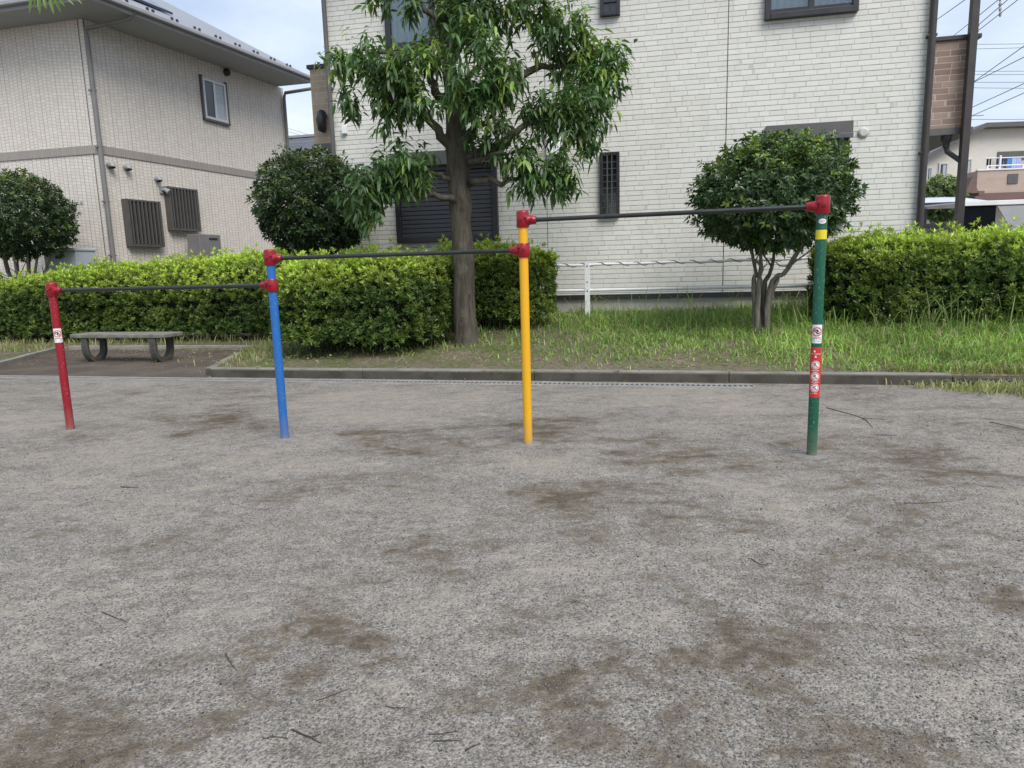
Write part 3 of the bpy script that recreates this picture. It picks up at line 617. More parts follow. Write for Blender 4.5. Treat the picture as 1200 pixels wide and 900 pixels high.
round_shrub('dark round shrub between the beige house and the cream house, above the hedge', P2, (.86, .80, .78), np.array([P2[0] + .05, P2[1], bed_z(s2, t2)]), 5, 1350, 71, (.044, .082, .030), (.22, .29, .05), newamt=.45)
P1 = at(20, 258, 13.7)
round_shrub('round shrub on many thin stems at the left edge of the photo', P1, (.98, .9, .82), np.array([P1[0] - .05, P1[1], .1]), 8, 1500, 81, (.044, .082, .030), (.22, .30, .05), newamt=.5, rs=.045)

# the big evergreen oak
TY = 9.105; tb = st(-2.787, 8.689, bed_z(-2.787, 8.689)); tree = empty('evergreen_tree', tb)
tag(tree, 'tall evergreen tree with drooping narrow leaves rising behind the bars', 'tree')
def tp(x, y, dy=0.): return at(x, y, TY + dy)
pts = [tb - [0, 0, .1], tb + [0, 0, .12], tp(544, 330), tp(541, 260), tp(538, 205), tp(536, 170), tp(531, 120, .05), tp(525, 60, .1), tp(521, 0, .1), tp(524, -90, .1)]
p, r = wobble(pts, [.205, .165, .138, .132, .15, .15, .10, .08, .06, .03], 34, .008, 5)
mb = MB(); mb.tube([np.array(q) - tb for q in p], r, 18); mb.build('trunk', M['bark'], tree)
LIMBS = [([(540, 190, 0), (573, 178, -.15), (595, 160, -.3), (614, 148, -.35), (634, 140, -.4)], .062),
         ([(539, 178, 0), (552, 156, -.2), (566, 146, -.3), (580, 132, -.4)], .05),
         ([(536, 182, 0), (517, 158, -.15), (500, 137, -.3), (478, 122, -.4), (450, 108, -.5)], .055),
         ([(531, 125, .05), (512, 105, -.2), (503, 88, -.3), (480, 70, -.4), (440, 62, -.4)], .05),
         ([(534, 150, .05), (560, 120, .2), (605, 94, .3), (628, 81, .35), (656, 79, .4), (690, 62, .4)], .055),
         ([(524, 66, .1), (514, 28, 0), (500, 8, 0), (480, -6, -.1)], .045),
         ([(539, 216, 0), (522, 208, -.1), (507, 202, -.2), (488, 196, -.3)], .032),
         ([(541, 240, 0), (520, 231, -.2), (490, 227, -.35), (466, 224, -.45), (440, 212, -.5)], .034),
         ([(541, 222, 0), (566, 213, -.2), (592, 214, -.35), (618, 205, -.45)], .034),
         ([(540, 200, 0), (556, 187, -.2), (572, 186, -.35), (590, 178, -.45)], .034),
         ([(526, 80, .1), (548, 40, .2), (575, 18, .25), (610, 6, .3), (645, 4, .3)], .045),
         ([(530, 110, .05), (552, 88, -.25), (578, 66, -.45)], .04)]
for i, (q, r0) in enumerate(LIMBS):
    n = len(q); branch('limb', tree, [tp(*k) for k in q], list(np.linspace(r0 * 1.3, .022, n)), M['bark'], 12, .02, 100 + i)
CL = [(220, 192, 76, 68, -.2), (300, 240, 90, 72, -.4), (385, 215, 70, 45, -.5), (350, 320, 105, 68, -.5), (432, 372, 50, 42, -.4), (330, 405, 42, 48, -.4), (178, 345, 28, 46, -.2), (472, 180, 42, 52, -.3), (140, 222, 36, 24, -.2), (395, 300, 60, 50, .4),
      (560, 70, 84, 58, -.1), (622, 135, 72, 60, -.5), (545, 130, 46, 60, .4), (640, 230, 108, 82, -.6), (705, 290, 88, 64, -.6), (580, 330, 66, 60, -.5), (645, 368, 64, 42, -.6), (740, 240, 50, 45, .5),
      (620, 15, 118, 44, .1), (735, 55, 84, 48, .2), (830, 35, 84, 50, .3), (520, 10, 60, 40, .3), (880, 115, 64, 66, .2), (962, 100, 66, 104, .3), (958, 215, 78, 70, .5), (1045, 225, 66, 70, .3), (1095, 190, 44, 56, .2), (1100, 290, 36, 60, .2),
      (880, 378, 92, 62, -.4), (985, 362, 88, 58, -.3), (930, 440, 84, 50, -.5), (1050, 410, 44, 64, -.3), (1012, 470, 36, 52, -.4), (850, 410, 42, 46, -.3), (1000, 290, 60, 46, .2),
      (370, 560, 100, 56, -.4), (265, 600, 88, 66, -.5), (212, 680, 78, 58, -.6), (400, 620, 66, 46, -.5), (232, 742, 46, 36, -.6), (310, 660, 60, 44, -.4),
      (760, 535, 70, 56, -.4), (850, 590, 86, 50, -.5), (935, 600, 56, 58, -.5), (905, 655, 56, 30, -.5), (640, 500, 44, 18, -.3), (800, 640, 70, 38, -.5), (275, 0, 44, 16, -.1), (398, 34, 16, 20, -.2), (700, 440, 30, 30, .3), (520, -130, 90, 60, .2), (640, -170, 100, 70, -.2), (420, -150, 80, 55, .1), (760, -110, 90, 60, .3), (540, -270, 100, 70, 0), (330, -90, 60, 40, -.1), (660, -300, 80, 60, .3)]
CL = [(350 + a / 3., b / 3., c / 3., d / 3., e) for a, b, c, d, e in CL]
bP, bD, bN, bL, bW, bC, dr = [], [], [], [], [], [], []
for ci, (x, y, rx, ry, dy) in enumerate(CL):
    c = tp(x, y, dy); s = (TY + dy) / F_PX; rad = np.array([rx * s, (rx + ry) * .5 * s, ry * s]) * .87; m = int(10 + 104 * (rx * ry) ** .9 / 1000)
    u = unit(RNG.normal(size=(m, 3))); k = RNG.random(m) ** .45; P = c + u * rad * k[:, None]
    nl = 8; si = np.repeat(np.arange(m), nl); kk = np.tile(np.arange(nl), m); A = unit(u * .8 + RNG.normal(size=(m, 3)) * .5 + [0, 0, .15])
    an = kk * 2.4 + RNG.uniform(0, 6.28, m)[si]; t = unit(np.cross(A, RNG.normal(size=(m, 3)))); b = np.cross(A, t)
    D = A[si] * .35 + (t[si] * np.cos(an)[:, None] + b[si] * np.sin(an)[:, None]) * .75 + np.array([0, 0, -.38]) + RNG.normal(size=(m * nl, 3)) * .26
    base = P[si] + A[si] * (kk / nl * .16)[:, None] + RNG.normal(size=(m * nl, 3)) * .02; ln = RNG.uniform(.07, .165, m * nl)
    bP.append(base); bD.append(D); bN.append(np.array([0, 0, 1.]) + RNG.normal(size=(m * nl, 3)) * .35 + u[si] * .3); bL.append(ln); bW.append(ln * RNG.uniform(.25, .34, m * nl)); dr.append(RNG.uniform(.15, .6, m * nl))
    young = (RNG.random(m) < (.10 + (.35 if ci in (2, 8, 20, 23, 25) else 0)))[si] * .8
    bC.append(tint(base, (.076, .145, .046), (.30, .43, .08), np.clip(young * RNG.uniform(.5, 1, m * nl), 0, 1), 5, .28))
V, T = leaf_long(np.concatenate(bP), np.concatenate(bD), np.concatenate(bN), np.concatenate(bL), np.concatenate(bW), np.concatenate(dr))
np_mesh('crown', V - tb, T, M['leafo'], tree, np.repeat(np.concatenate(bC), 8, axis=0))

# a neighbouring tree whose twig hangs into the top left corner
t2b = np.array([-6.6, 6.4, 0.0]); tr2 = empty('evergreen_tree', t2b); tag(tr2, 'tree out of frame whose hanging leaves reach the top left corner', 'tree')
tipp = at(50, -14, 6.2); branch('trunk', tr2, [t2b - [0, 0, .1], t2b + [0, 0, 1.5], t2b + [.1, 0, 3.2], t2b + [.0, .2, 4.6]], [.15, .12, .09, .04], M['bark'], 14, .02, 3, 14)
branch('limb', tr2, [t2b + [.08, 0, 2.9], t2b + [.9, 0, 3.75], (t2b + [.9, 0, 3.75]) * .35 + tipp * .65 + [0, 0, .12], tipp + [0, 0, .03]], [.06, .04, .025, .01], M['bark'], 12, .02, 4)
P, D, Nn, Ln, Cc, dd = [], [], [], [], [], []
for (x, y, a, l) in [(38, -6, -.2, .15), (46, -6, .05, .16), (52, -8, -.05, .12), (58, -6, .35, .17), (62, -8, .5, .16), (66, -9, .75, .13), (42, -9, -.3, .12), (72, -10, 1.2, .14), (84, -8, 1.3, .12), (50, -12, .2, .15)]:
    P.append(at(x, y, 6.2 + random.uniform(-.06, .06))); D.append((a * .8, random.uniform(-.3, .1), -1.)); Nn.append((random.uniform(-.5, .5), -1, .3)); Ln.append(l); dd.append(.1); Cc.append(1)
for k in range(900):
    u = unit(RNG.normal(size=3)); c = t2b + np.array([.2, .2, 4.9]) + u * np.array([1.15, 1.3, 1.0]) * RNG.random() ** .4
    P.append(c); D.append(u * .5 + [0, 0, -.5] + RNG.normal(size=3) * .4); Nn.append((RNG.normal() * .4, RNG.normal() * .4, 1)); Ln.append(RNG.uniform(.1, .15)); dd.append(.3); Cc.append(0)
P = np.array(P); V, T = leaf_long(P, np.array(D), np.array(Nn, float), np.array(Ln), np.array(Ln) * .22, np.array(dd))
np_mesh('crown', V - t2b, T, M['leafo'], tr2, np.repeat(tint(P, (.036, .066, .026), (.12, .20, .035), np.array(Cc, float), 6, .2), 8, axis=0))

# ---------------------------------------------------------------- facades
class Facade:
    """vertical plane through a point; local x along it, local -y towards the viewer"""
    def __init__(s, p, az): s.p = np.array([p[0], p[1], 0.]); a = R(az); s.az = a; s.u = np.array([math.cos(a), math.sin(a), 0]); s.n = np.array([math.sin(a), -math.cos(a), 0])
    def px(s, x, y, out=0.):
        r = ray(x, y); o = s.p + s.n * out; t = ((o - CAM) @ s.n) / (r @ s.n); P = CAM + r * t; return float((P - s.p) @ s.u), float(P[2])
def framed(F, parent, x0, x1, y0, y1, fr=.05, depth=.07, mat='dark', name='window'):
    """frame bars around the photo's outline; returns frame object and inner rectangle"""
    a0, z1 = F.px(x0, y0, depth); a1, z0 = F.px(x1, y1, depth); return framed_az(parent, a0, a1, z0, z1, fr, depth, mat, name)
def framed_az(parent, a0, a1, z0, z1, fr, depth, mat, name='window'):
    mb = MB(); mb.box(a0, a0 + fr, -depth, .0, z0, z1); mb.box(a1 - fr, a1, -depth, .0, z0, z1); mb.box(a0 + fr, a1 - fr, -depth, .0, z1 - fr, z1); mb.box(a0 + fr, a1 - fr, -depth - .012, .0, z0, z0 + fr)
    return mb.build(name, M[mat], parent, bevel=.004), (a0 + fr, a1 - fr, z0 + fr, z1 - fr)

# cream brick house
FC = Facade((0, 11.16), -12.0); cream = empty('cream_house', FC.p, FC.az); tag(cream, 'cream brick sided two storey house with dark window frames behind the bars', 'house')
aL = FC.px(389, 170)[0]; aR = FC.px(1086, 170)[0]; zB = FC.px(760, 344)[1]; ZR = 6.25
mb = MB(); mb.box(aL, aR, 0, 8.0, zB, ZR); mb.build('wall', M['cream'], cream)
mb = MB(); mb.box(aL + .03, aR - .03, .025, 7.97, .2, zB - .075); mb.build('foundation', M['found'], cream)
mb = MB(); mb.box(aL - .012, aR + .012, -.02, 8.0, zB - .075, zB - .003); mb.build('base_flashing', M['dark'], cream)
mb = MB()
for x, y0, y1 in ((853, 0, 0),): 
    a = FC.px(851, 150)[0]; mb.box(a - .006, a + .006, -.0025, .003, zB, ZR)
    a = FC.px(641, 230)[0]; mb.box(a - .004, a + .004, -.0022, .003, zB, ZR)
mb.build('panel_joint', M['boxgrey'], cream)
for xa, xb in ((aR - .02, aR + .008), (aL - .008, aL + .02)):
    mb = MB(); mb.box(xa, xb, -.006, .05, zB, ZR - .02); mb.build('corner_trim', M['cream'], cream)
# roof: low gable with deep dark eaves
OV = .62; mb = MB(); xm = (aL + aR) / 2
mb.box(aL - OV, aR + OV, -.55, 8.55, ZR, ZR + .17); mb.build('eave', M['darkbrown'], cream)
mb = MB(); mb.add([(aL - OV, -.55, ZR + .172), (aR + OV, -.55, ZR + .172), (aR + OV, 8.55, ZR + .172), (aL - OV, 8.55, ZR + .172), (aL - OV + 2.5, 4, ZR + 1.9), (aR + OV - 2.5, 4, ZR + 1.9)], [(0, 1, 5, 4), (1, 2, 5), (2, 3, 4, 5), (3, 0, 4)]); mb.build('roof', M['rooft'], cream)
# downpipes on the two corners
def downpipe(parent, F, xa, xb, yref, mat, z0, z1, w=.038, out=.075, name='downpipe'):
    a = F.px((xa + xb) / 2, yref, out)[0]; mb = MB(); mb.tube([(a, -out, z0), (a, -out, z1)], w, 12)
    z = z0 + .5
    while z < z1: mb.box(a - w - .008, a + w + .008, -out - w * .6, 0, z, z + .03); z += 1.5
    return mb.build(name, mat, parent)
downpipe(cream, FC, 383.5, 392, 130, M['boxgrey'], .6, ZR, .036, .06)
downpipe(cream, FC, 1080, 1093, 130, M['darkbrown'], .6, ZR, .048, .07)
# upper left window with drawn curtains
w, (i0, i1, j0, j1) = framed(FC, cream, 445, 510, -75, 53, .085, .085)
n = 60; mb = MB(); vs = [(i0 + (i1 - i0) * k / n, -.020 - .009 * math.sin(k * .62) - .005 * math.sin(k * .23), z) for z in (j0, j1) for k in range(n + 1)]; mb.add(vs, [(k, k + 1, n + 2 + k, n + 1 + k) for k in range(n)], 0, True); mb.build('curtain', M['curtain'], w)
mb = MB(); mb.box(i0, i1, -.052, -.046, j0, j1); mb.build('pane', M['glass'], w)
# upper small window and upper right sliding window
w, (i0, i1, j0, j1) = framed(FC, cream, 702.5, 726.5, -70, 16.5, .05, .075)
mb = MB(); mb.box(i0, i1, -.03, -.002, j0, j1); mb.build('pane', M['glassdk'], w)
mb = MB()
for k in range(1, 7): z = j0 + (j1 - j0) * k / 7; mb.box(i0, i1, -.062, -.05, z, z + .014)
mb.box((i0 + i1) / 2 - .007, (i0 + i1) / 2 + .007, -.052, -.04, j0, j1)
mb.build('grille', M['dark'], w)
w, (i0, i1, j0, j1) = framed(FC, cream, 899, 1006.5, -60, 12.5, .075, .085); xm_ = (i0 + i1) / 2
mb = MB(); mb.box(xm_ - .035, xm_ + .035, -.075, -.002, j0, j1); mb.box(i0, xm_ - .035, -.07, -.03, j0, j0 + .05); mb.box(xm_ + .035, i1, -.05, -.01, j0, j0 + .05); mb.build('sash', M['dark'], w)
n = 60; mb = MB(); vs = [(i0 + (i1 - i0) * k / n, -.016 - .008 * math.sin(k * 1.2), z) for z in (j0, j1) for k in range(n + 1)]; mb.add(vs, [(k, k + 1, n + 2 + k, n + 1 + k) for k in range(n)], 0, True); mb.build('curtain', M['curtain'], w)
mb = MB(); mb.box(i0, i1, -.048, -.043, j0 + .05, j1); mb.build('pane', M['glass'], w)
# ground-floor shuttered windows
def shutter_window(x0, x1, ybt, ybb, yb):
    d = .16; a0, zt = FC.px(x0, ybt, d); a1, _ = FC.px(x1, ybt, d); zt = FC.px((x0 + x1) / 2, ybt, d)[1]; zs = FC.px((x0 + x1) / 2, ybb, d)[1]; zb = FC.px((x0 + x1) / 2, yb, .08)[1]
    w, (i0, i1, j0, j1) = framed_az(cream, a0 + .02, a1 - .02, zb, zs, .085, .09, 'dark')
    mb = MB(); mb.xprism([(0, 0)] * 0 + [(a0, zs), (a1, zs), (a1, zt - .03), (a1, zt), (a0, zt), (a0, zt - .03)], -d, 0); mb.box(a0 - .004, a1 + .004, -d - .012, -d + .02, zs - .012, zs + .055); mb.build('shutter_box', M['boxgrey'], w, bevel=.006)
    mb = MB(); z = j0; hs = .068
    while z < j1 - .001:
        e = min(z + hs, j1); mb.xprism([(0, 0)] * 0 + [(i0, z), (i1, z), (i1, e - .012), (i0, e - .012)], -.052, -.004); mb.box(i0, i1, -.040, -.004, e - .012, e); z = e
    mb.build('shutter', M['shutter'], w, bevel=.004)
shutter_window(456, 581, 176, 192, 283)
shutter_window(898, 1000.5, 144, 163, 262)
# narrow barred window
w, (i0, i1, j0, j1) = framed(FC, cream, 702.5, 726, 179, 253.5, .045, .08)
mb = MB(); mb.box(i0, i1, -.03, -.002, j0, j1); mb.build('pane', M['frost'] if False else M['glassdk'], w)
mb = MB()
for k in range(1, 3): x = i0 + (i1 - i0) * k / 3; mb.box(x - .008, x + .008, -.078, -.066, j0, j1)
for k in range(1, 9): z = j0 + (j1 - j0) * k / 9; mb.box(i0, i1, -.066, -.058, z - .004, z + .004)
mb.build('grille', M['louver'], w)
# vent hood, round vent cap, small junction box
a0, z1 = FC.px(640, 165, .1); a1, z0 = FC.px(656, 181, .1); mb = MB()
mb.add([(a0, 0, z0), (a1, 0, z0), (a1, -.13, z0), (a0, -.13, z0), (a0, 0, z1), (a1, 0, z1), (a1, -.08, z1), (a0, -.08, z1)], [(0, 1, 2, 3), (4, 7, 6, 5), (0, 3, 7, 4), (1, 5, 6, 2), (3, 2, 6, 7), (0, 4, 5, 1)]); mb.build('vent_hood', M['white'], cream, bevel=.01)
a, z = FC.px(1011.5, 155.5); mb = MB(); mb.tube([(a, 0, z), (a, -.02, z), (a, -.035, z)], [.075, .072, .045], 20); mb.build('vent_cap', simple('vent_cap_paint', (.5, .5, .47), .6), cream)
a, z = FC.px(404.5, 152); mb = MB(); mb.box(a - .04, a + .04, -.06, 0, z - .07, z + .05); mb.build('junction_box', M['white'], cream, bevel=.008)
# balcony on the right flank: brown brick front, dark coping, soffit, corner post, drain
FB = Facade(FC.p - FC.n * .35, -12.0); b0 = aR + .012; b1 = FB.px(1140.5, 100)[0]; zt = FB.px(1118, 43)[1]; zb = FB.px(1115, 150)[1]
bal = empty('balcony', (0, 0, 0)); bal.parent = cream
mb = MB(); mb.box(b0, b1 - .085, .35, 3.6, zb, zt - .05); 
bpan = mb.build('balcony', M['brown'], cream); bpy.data.objects.remove(bal)
mb = MB(); mb.box(b1 - .0845, b1, .36, 3.6, zb, zt - .05); mb.build('side_panel', M['tan'], bpan)
mb = MB(); mb.box(b0, b1 + .05, .31, 3.65, zt - .0495, zt + .01); mb.build('coping', M['darkbrown'], bpan, bevel=.008)
mb = MB(); mb.box(b0, b1 + .03, .33, 3.65, zb - .09, zb - .0005); mb.build('soffit', M['boxgrey'], bpan)
a = FB.px(1127.5, 160)[0]; mb = MB(); mb.box(a - .048, a + .048, .20, .305, .2, ZR - .002); mb.build('post', M['darkbrown'], bpan, bevel=.006)
a2 = FB.px(1112, 158)[0]; mb = MB(); mb.lathe([(.045, -.16), (.045, -.10), (.075, -.06), (.075, 0)], (a2, .42, zb - .092), 14); mb.tube([(a2, .42, zb - .25), (a2 + .02, .42, zb - .31), (a - .10, .34, zb - .38), (a - .02, .27, zb - .47)], .034, 10); mb.build('drainpipe', M['dark'], bpan)
# tan brick wing seen beyond the left corner
FW = Facade(FC.p - FC.n * 1.6, -12.0); a0 = FW.px(365.5, 120)[0]; z1 = FW.px(378, 80)[1]; z0 = FW.px(383, 168)[1]
mb = MB(); mb.box(a0, aL - .012, 1.6, 4.6, z0, z1); bw = mb.build('balcony', M['tan'], cream)
mb = MB(); mb.box(a0 - .04, aL - .012, 1.55, 4.65, z1 + .0005, z1 + .07); mb.build('coping', M['dark'], bw, bevel=.008)
mb = MB(); mb.box(a0 - .02, aL - .012, 1.58, 4.6, z0 - .1, z0 - .0005); mb.build('soffit', M['boxgrey'], bw)
x0, zz = FW.px(381, 145); mb = MB(); mb.tube([(x0, 1.60, zz + .13), (x0, 1.50, zz + .15), (x0, 1.44, zz + .02), (x0, 1.47, zz - .12), (x0, 1.55, zz - .15)], [.05, .085, .09, .08, .03], 14); mb.build('wall_lamp', M['dark'], bw)

# beige tiled house on the left
CY = 15.0; cp = at(114.5, 172, CY); FF = Facade(cp, -14.0); FS = Facade(cp, 69.0)
beige = empty('beige_house', (cp[0], cp[1], 0)); tag(beige, 'beige tiled two storey house with grey eaves at the left edge', 'house')
ZT = FF.px(94, 22)[1]; LF = 11.; LS = FS.px(333.5, 130)[0]
def loc_part(mb, name, mat, F, parent=beige, bevel=0.): 
    return mb.build(name, mat, parent, bevel=bevel, loc=(0, 0, 0), rz=F.az)
mb = MB(); mb.box(-LF, -.004, 0, .2, 0, ZT); loc_part(mb, 'front_wall', M['beige'], FF)
mb = MB(); mb.box(.004, LS, 0, .2, 0, ZT); loc_part(mb, 'side_wall', M['beige'], FS)
# rear walls close the volume
q0 = -FF.u * LF; q1 = FS.u * LS; q2 = q0 + q1
mb = MB(); mb.prism([q0[:2] + FS.u[:2] * .25, FS.u[:2] * .25 - FF.u[:2] * .25, q1[:2] - FF.u[:2] * .25, q2[:2]], 0, ZT - .01); mb.build('rear_wall', M['beige'], beige)
zb1 = FS.px(127, 172)[1]; zb0 = zb1 - .17
mb = MB(); mb.box(-LF, 0, -.022, -.0005, zb0, zb1); loc_part(mb, 'frieze', M['band'], FF)
mb = MB(); mb.box(.0, LS, -.022, -.0005, zb0, zb1); loc_part(mb, 'frieze', M['band'], FS)
mb = MB()
for x, y in ((90, 20), (97, 20)):
    a = FF.px(x, y)[0]; mb.box(a - .009, a + .009, -.003, .004, .3, ZT)
loc_part(mb, 'panel_joint', M['louver'], FF)
# eaves: soffit slab over both faces, gutter, hipped roof
ec = onz(106, -1, ZT); ec = np.array([ec[0] - cp[0], ec[1] - cp[1]])
of = float(-(FF.n[:2] @ ec)) * -1; os_ = float(FS.n[:2] @ ec)
def corner(p, a, b):                           # offset corner by a along front normal and b along side normal
    A = np.array([FF.n[:2], FS.n[:2]]); return p[:2] + np.linalg.solve(A, np.array([a, b]))
E0 = corner(q0, of, 0) - FF.u[:2] * .9; E1 = corner(np.zeros(3), of, os_); e2 = FS.px(365, 101, os_); E2 = FS.u[:2] * e2[0] + FS.n[:2] * os_; E3 = E0 + (E2 - E1)
mb = MB(); mb.prism([E0, E1, E2, E3], ZT + .002, ZT + .05); mb.build('soffit', M['soffit'], beige)
mb = MB(); mb.prism([E0, E1, E2, E3], ZT + .0505, ZT + .17); mb.build('fascia', M['grey'], beige)
gm = MB()
for a, b, n_ in ((E0, E1, FF.n[:2]), (E1, E2, FS.n[:2])):
    d = (b - a) / np.linalg.norm(b - a); o = n_ * .11
    gm.prism([a + n_ * .002, b + n_ * .002, b + o, a + o][::1], ZT + .075, ZT + .155)
gm.build('gutter', M['grey'], beige, bevel=.015)
cen = (E0 + E1 + E2 + E3) / 4; tops_ = [e + (cen - e) * .62 for e in (E0, E1, E2, E3)]; PR = ZT + .172; RH = 2.35
mb = MB(); mb.add([(*e, PR) for e in (E0, E1, E2, E3)] + [(*e, PR + RH) for e in tops_], [(0, 1, 5, 4), (1, 2, 6, 5), (2, 3, 7, 6), (3, 0, 4, 7), (4, 5, 6, 7)]); rf = mb.build('roof', M['rooft'], beige)
def roof_pt(f, up):                           # on the side slope: f along the eave, up from the eave
    a = np.array([*(E1 + (E2 - E1) * f), PR]); b = np.array([*(tops_[1] + (tops_[2] - tops_[1]) * f), PR + RH]); return a + (b - a) * up
for k in range(10):
    for dd_ in (-.011, .011):
        c = roof_pt(.04 + .1 * k + dd_, .07); mb = MB(); mb.box(c[0] - .022, c[0] + .022, c[1] - .022, c[1] + .022, c[2] - .02, c[2] + .05); mb.build('snow_guard', M['dark'], rf)
mb = MB(); A_, B_, C_, D_ = roof_pt(.10, .2), roof_pt(.42, .2), roof_pt(.42, .7), roof_pt(.10, .7); up_ = np.array([0, 0, .09]); mb.add([A_ + up_, B_ + up_, C_ + up_, D_ + up_, A_ + up_ * .4, B_ + up_ * .4, C_ + up_ * .4, D_ + up_ * .4], [(0, 1, 2, 3), (7, 6, 5, 4), (0, 4, 5, 1), (1, 5, 6, 2), (2, 6, 7, 3), (3, 7, 4, 0)]); mb.build('solar_panel', M['solar'], rf)
# downpipes
a = FS.px(109, 80, .07)[0]
mb = MB(); a = FS.px(124, 230, .07)[0]; mb.tube([(a, -.07, .2), (a, -.07, ZT - .35)], .05, 12); mb.tube([(a, -.07, ZT - .35), (a, -.07, ZT - .2), (a + .3, -os_ + .1, ZT - .06), (a + .35, -os_ - .04, ZT + .1)], .042, 12)
z = .6
while z < ZT - .4: mb.box(a - .06, a + .06, -.1, 0, z, z + .035); z += 1.1
loc_part(mb, 'downpipe', M['greydk'], FS)
a = LS - .07; mb = MB(); mb.tube([(a, -.07, .2), (a, -.07, ZT - .3), (a, -.12, ZT - .15), (a + .25, -os_ + .1, ZT - .06)], .045, 12); loc_part(mb, 'downpipe', M['greydk'], FS)
# upstairs sliding window
a0, z1 = FS.px(236.5, 90, .05); a1, _ = FS.px(263.5, 96, .05); z0 = FS.px(240, 138, .05)[1]
mb = MB(); fr = .06; mb.box(a0, a0 + fr, -.06, 0, z0, z1); mb.box(a1 - fr, a1, -.06, 0, z0, z1); mb.box(a0 + fr, a1 - fr, -.06, 0, z1 - fr, z1); mb.box(a0 + fr, a1 - fr, -.07, 0, z0, z0 + fr); w = loc_part(mb, 'window', M['silver'], FS, bevel=.004)
am = (a0 + a1) / 2
def wpart(mb, name, mat): return mb.build(name, mat, w)
mb = MB(); mb.box(a0 - .05, a0 - .003, -.065, 0, z0 - .04, z1 + .05); mb.box(a1 + .003, a1 + .05, -.065, 0, z0 - .04, z1 + .05); mb.box(a0 - .05, a1 + .05, -.075, 0, z0 - .05, z0 - .003); wpart(mb, 'surround', M['louver'])
mb = MB(); mb.box(am - .035, am + .035, -.05, -.001, z0 + fr, z1 - fr); wpart(mb, 'mullion', M['silver'])
mb = MB(); mb.box(a0 + fr, am - .035, -.03, -.001, z0 + fr, z1 - fr); wpart(mb, 'pane', M['glassdk'])
mb = MB(); mb.box(am + .035, a1 - fr, -.03, -.001, z0 + fr, z1 - fr); wpart(mb, 'pane', M['frost'])
# two louvred window covers
def louvre(x0, x1, y0, y1, yb0):
    d = .16; a0, z1 = FS.px(x0, y0, .0); a1, _ = FS.px(x1, y1, d); z0 = FS.px(x0 + 5, yb0, .0)[1]
    mb = MB(); mb.box(a0, a0 + .05, -d, 0, z0, z1); mb.box(a1 - .05, a1, -d, 0, z0, z1); mb.box(a0 + .05, a1 - .05, -d + .01, 0, z1 - .04, z1 - .001); mb.box(a0 + .05, a1 - .05, -d + .01, 0, z0 + .001, z0 + .05); o = loc_part(mb, 'window_louver', M['louver'], FS, bevel=.004)
    n = 8; mb = MB()
    for k in range(n):
        x = a0 + .05 + (a1 - a0 - .1) * (k + .5) / n; w_ = (a1 - a0 - .1) / n * .19; mb.box(x - w_, x + w_, -d + .004, -d + .05, z0 + .05, z1 - .04)
    mb.build('slat', M['louver'], o)
    mb = MB(); mb.box(a0 + .05, a1 - .05, -.03, -.003, z0 + .05, z1 - .04); mb.build('pane', M['glassdk'], o)
louvre(141.5, 188, 233, 235, 289); louvre(191, 231.5, 218.5, 221, 270)
# vents, floodlight
for x, y in ((127.5, 194), (147, 196.5), (183, 210)):
    a, z = FS.px(x, y); mb = MB(); mb.tube([(a, 0, z), (a, -.04, z + .01), (a, -.10, z), (a, -.12, z - .045)], [.07, .07, .065, .045], 14); mb.tube([(a, -.098, z - .036), (a, -.104, z - .055)], [.062, .058], 12, 1); loc_part(mb, 'vent_hood', [M['grey'], M['black']], FS)
a, z = FS.px(188.5, 223); mb = MB(); mb.box(a - .05, a + .05, -.04, 0, z - .07, z + .07); mb.tube([(a, -.04, z), (a + .02, -.10, z + .02), (a + .05, -.19, z - .05)], [.03, .04, .065], 12); loc_part(mb, 'floodlight', M['grey'], FS)
a, z = FS.px(264.5, 85); mb = MB(); mb.tube([(a, 0, z), (a, -.08, z), (a, -.1, z)], [.09, .085, .05], 14); loc_part(mb, 'vent_cap', M['dark'], FS)
# wall-side equipment: water heater and grey store box stand on the ground
FH = Facade(cp + FS.n * .6, 69.0)
a0, z1 = FH.px(233, 274, .0); a1, _ = FH.px(258, 275); hp = FH.p + FH.u * a0
ac = empty('water_heater', (hp[0], hp[1], 0), FH.az); tag(ac, 'grey heat pump cabinet against the beige wall under the louvers', 'heat pump'); wd = max(.5, a1 - a0)
mb = MB(); mb.box(0, wd, 0, .38, .1, z1); mb.build('cabinet', M['greydk'], ac, bevel=.015)
mb = MB(); mb.box(wd * .45, wd * .85, -.006, 0, z1 - .13, z1 - .08); mb.build('grille', M['dark'], ac)
mb = MB(); mb.box(.05, .12, .02, .36, 0, .1); mb.box(wd - .12, wd - .05, .02, .36, 0, .1); mb.build('foot', M['dark'], ac)
FG = Facade(at(75, 300, 14.2), -14.0); a0, z1 = FG.px(50, 292); a1, _ = FG.px(88, 293); gp = FG.p + FG.u * a0
sb = empty('storage_box', (gp[0], gp[1], 0), FG.az); tag(sb, 'pale grey storage box behind the left hedge at the beige house', 'storage box'); wd = a1 - a0
mb = MB(); mb.box(0, wd, 0, .5, .05, z1 - .06); mb.build('body', simple('pale_grey_box', (.42, .44, .48), .5, var=.08), sb, bevel=.012)
mb = MB(); mb.box(-.02, wd + .02, -.03, .52, z1 - .059, z1); mb.build('lid', simple('pale_grey_lid', (.46, .48, .52), .5, var=.06), sb, bevel=.014)
mb = MB(); mb.box(.3, .42, -.012, 0, z1 - .2, z1 - .14); mb.build('latch', M['dark'], sb)

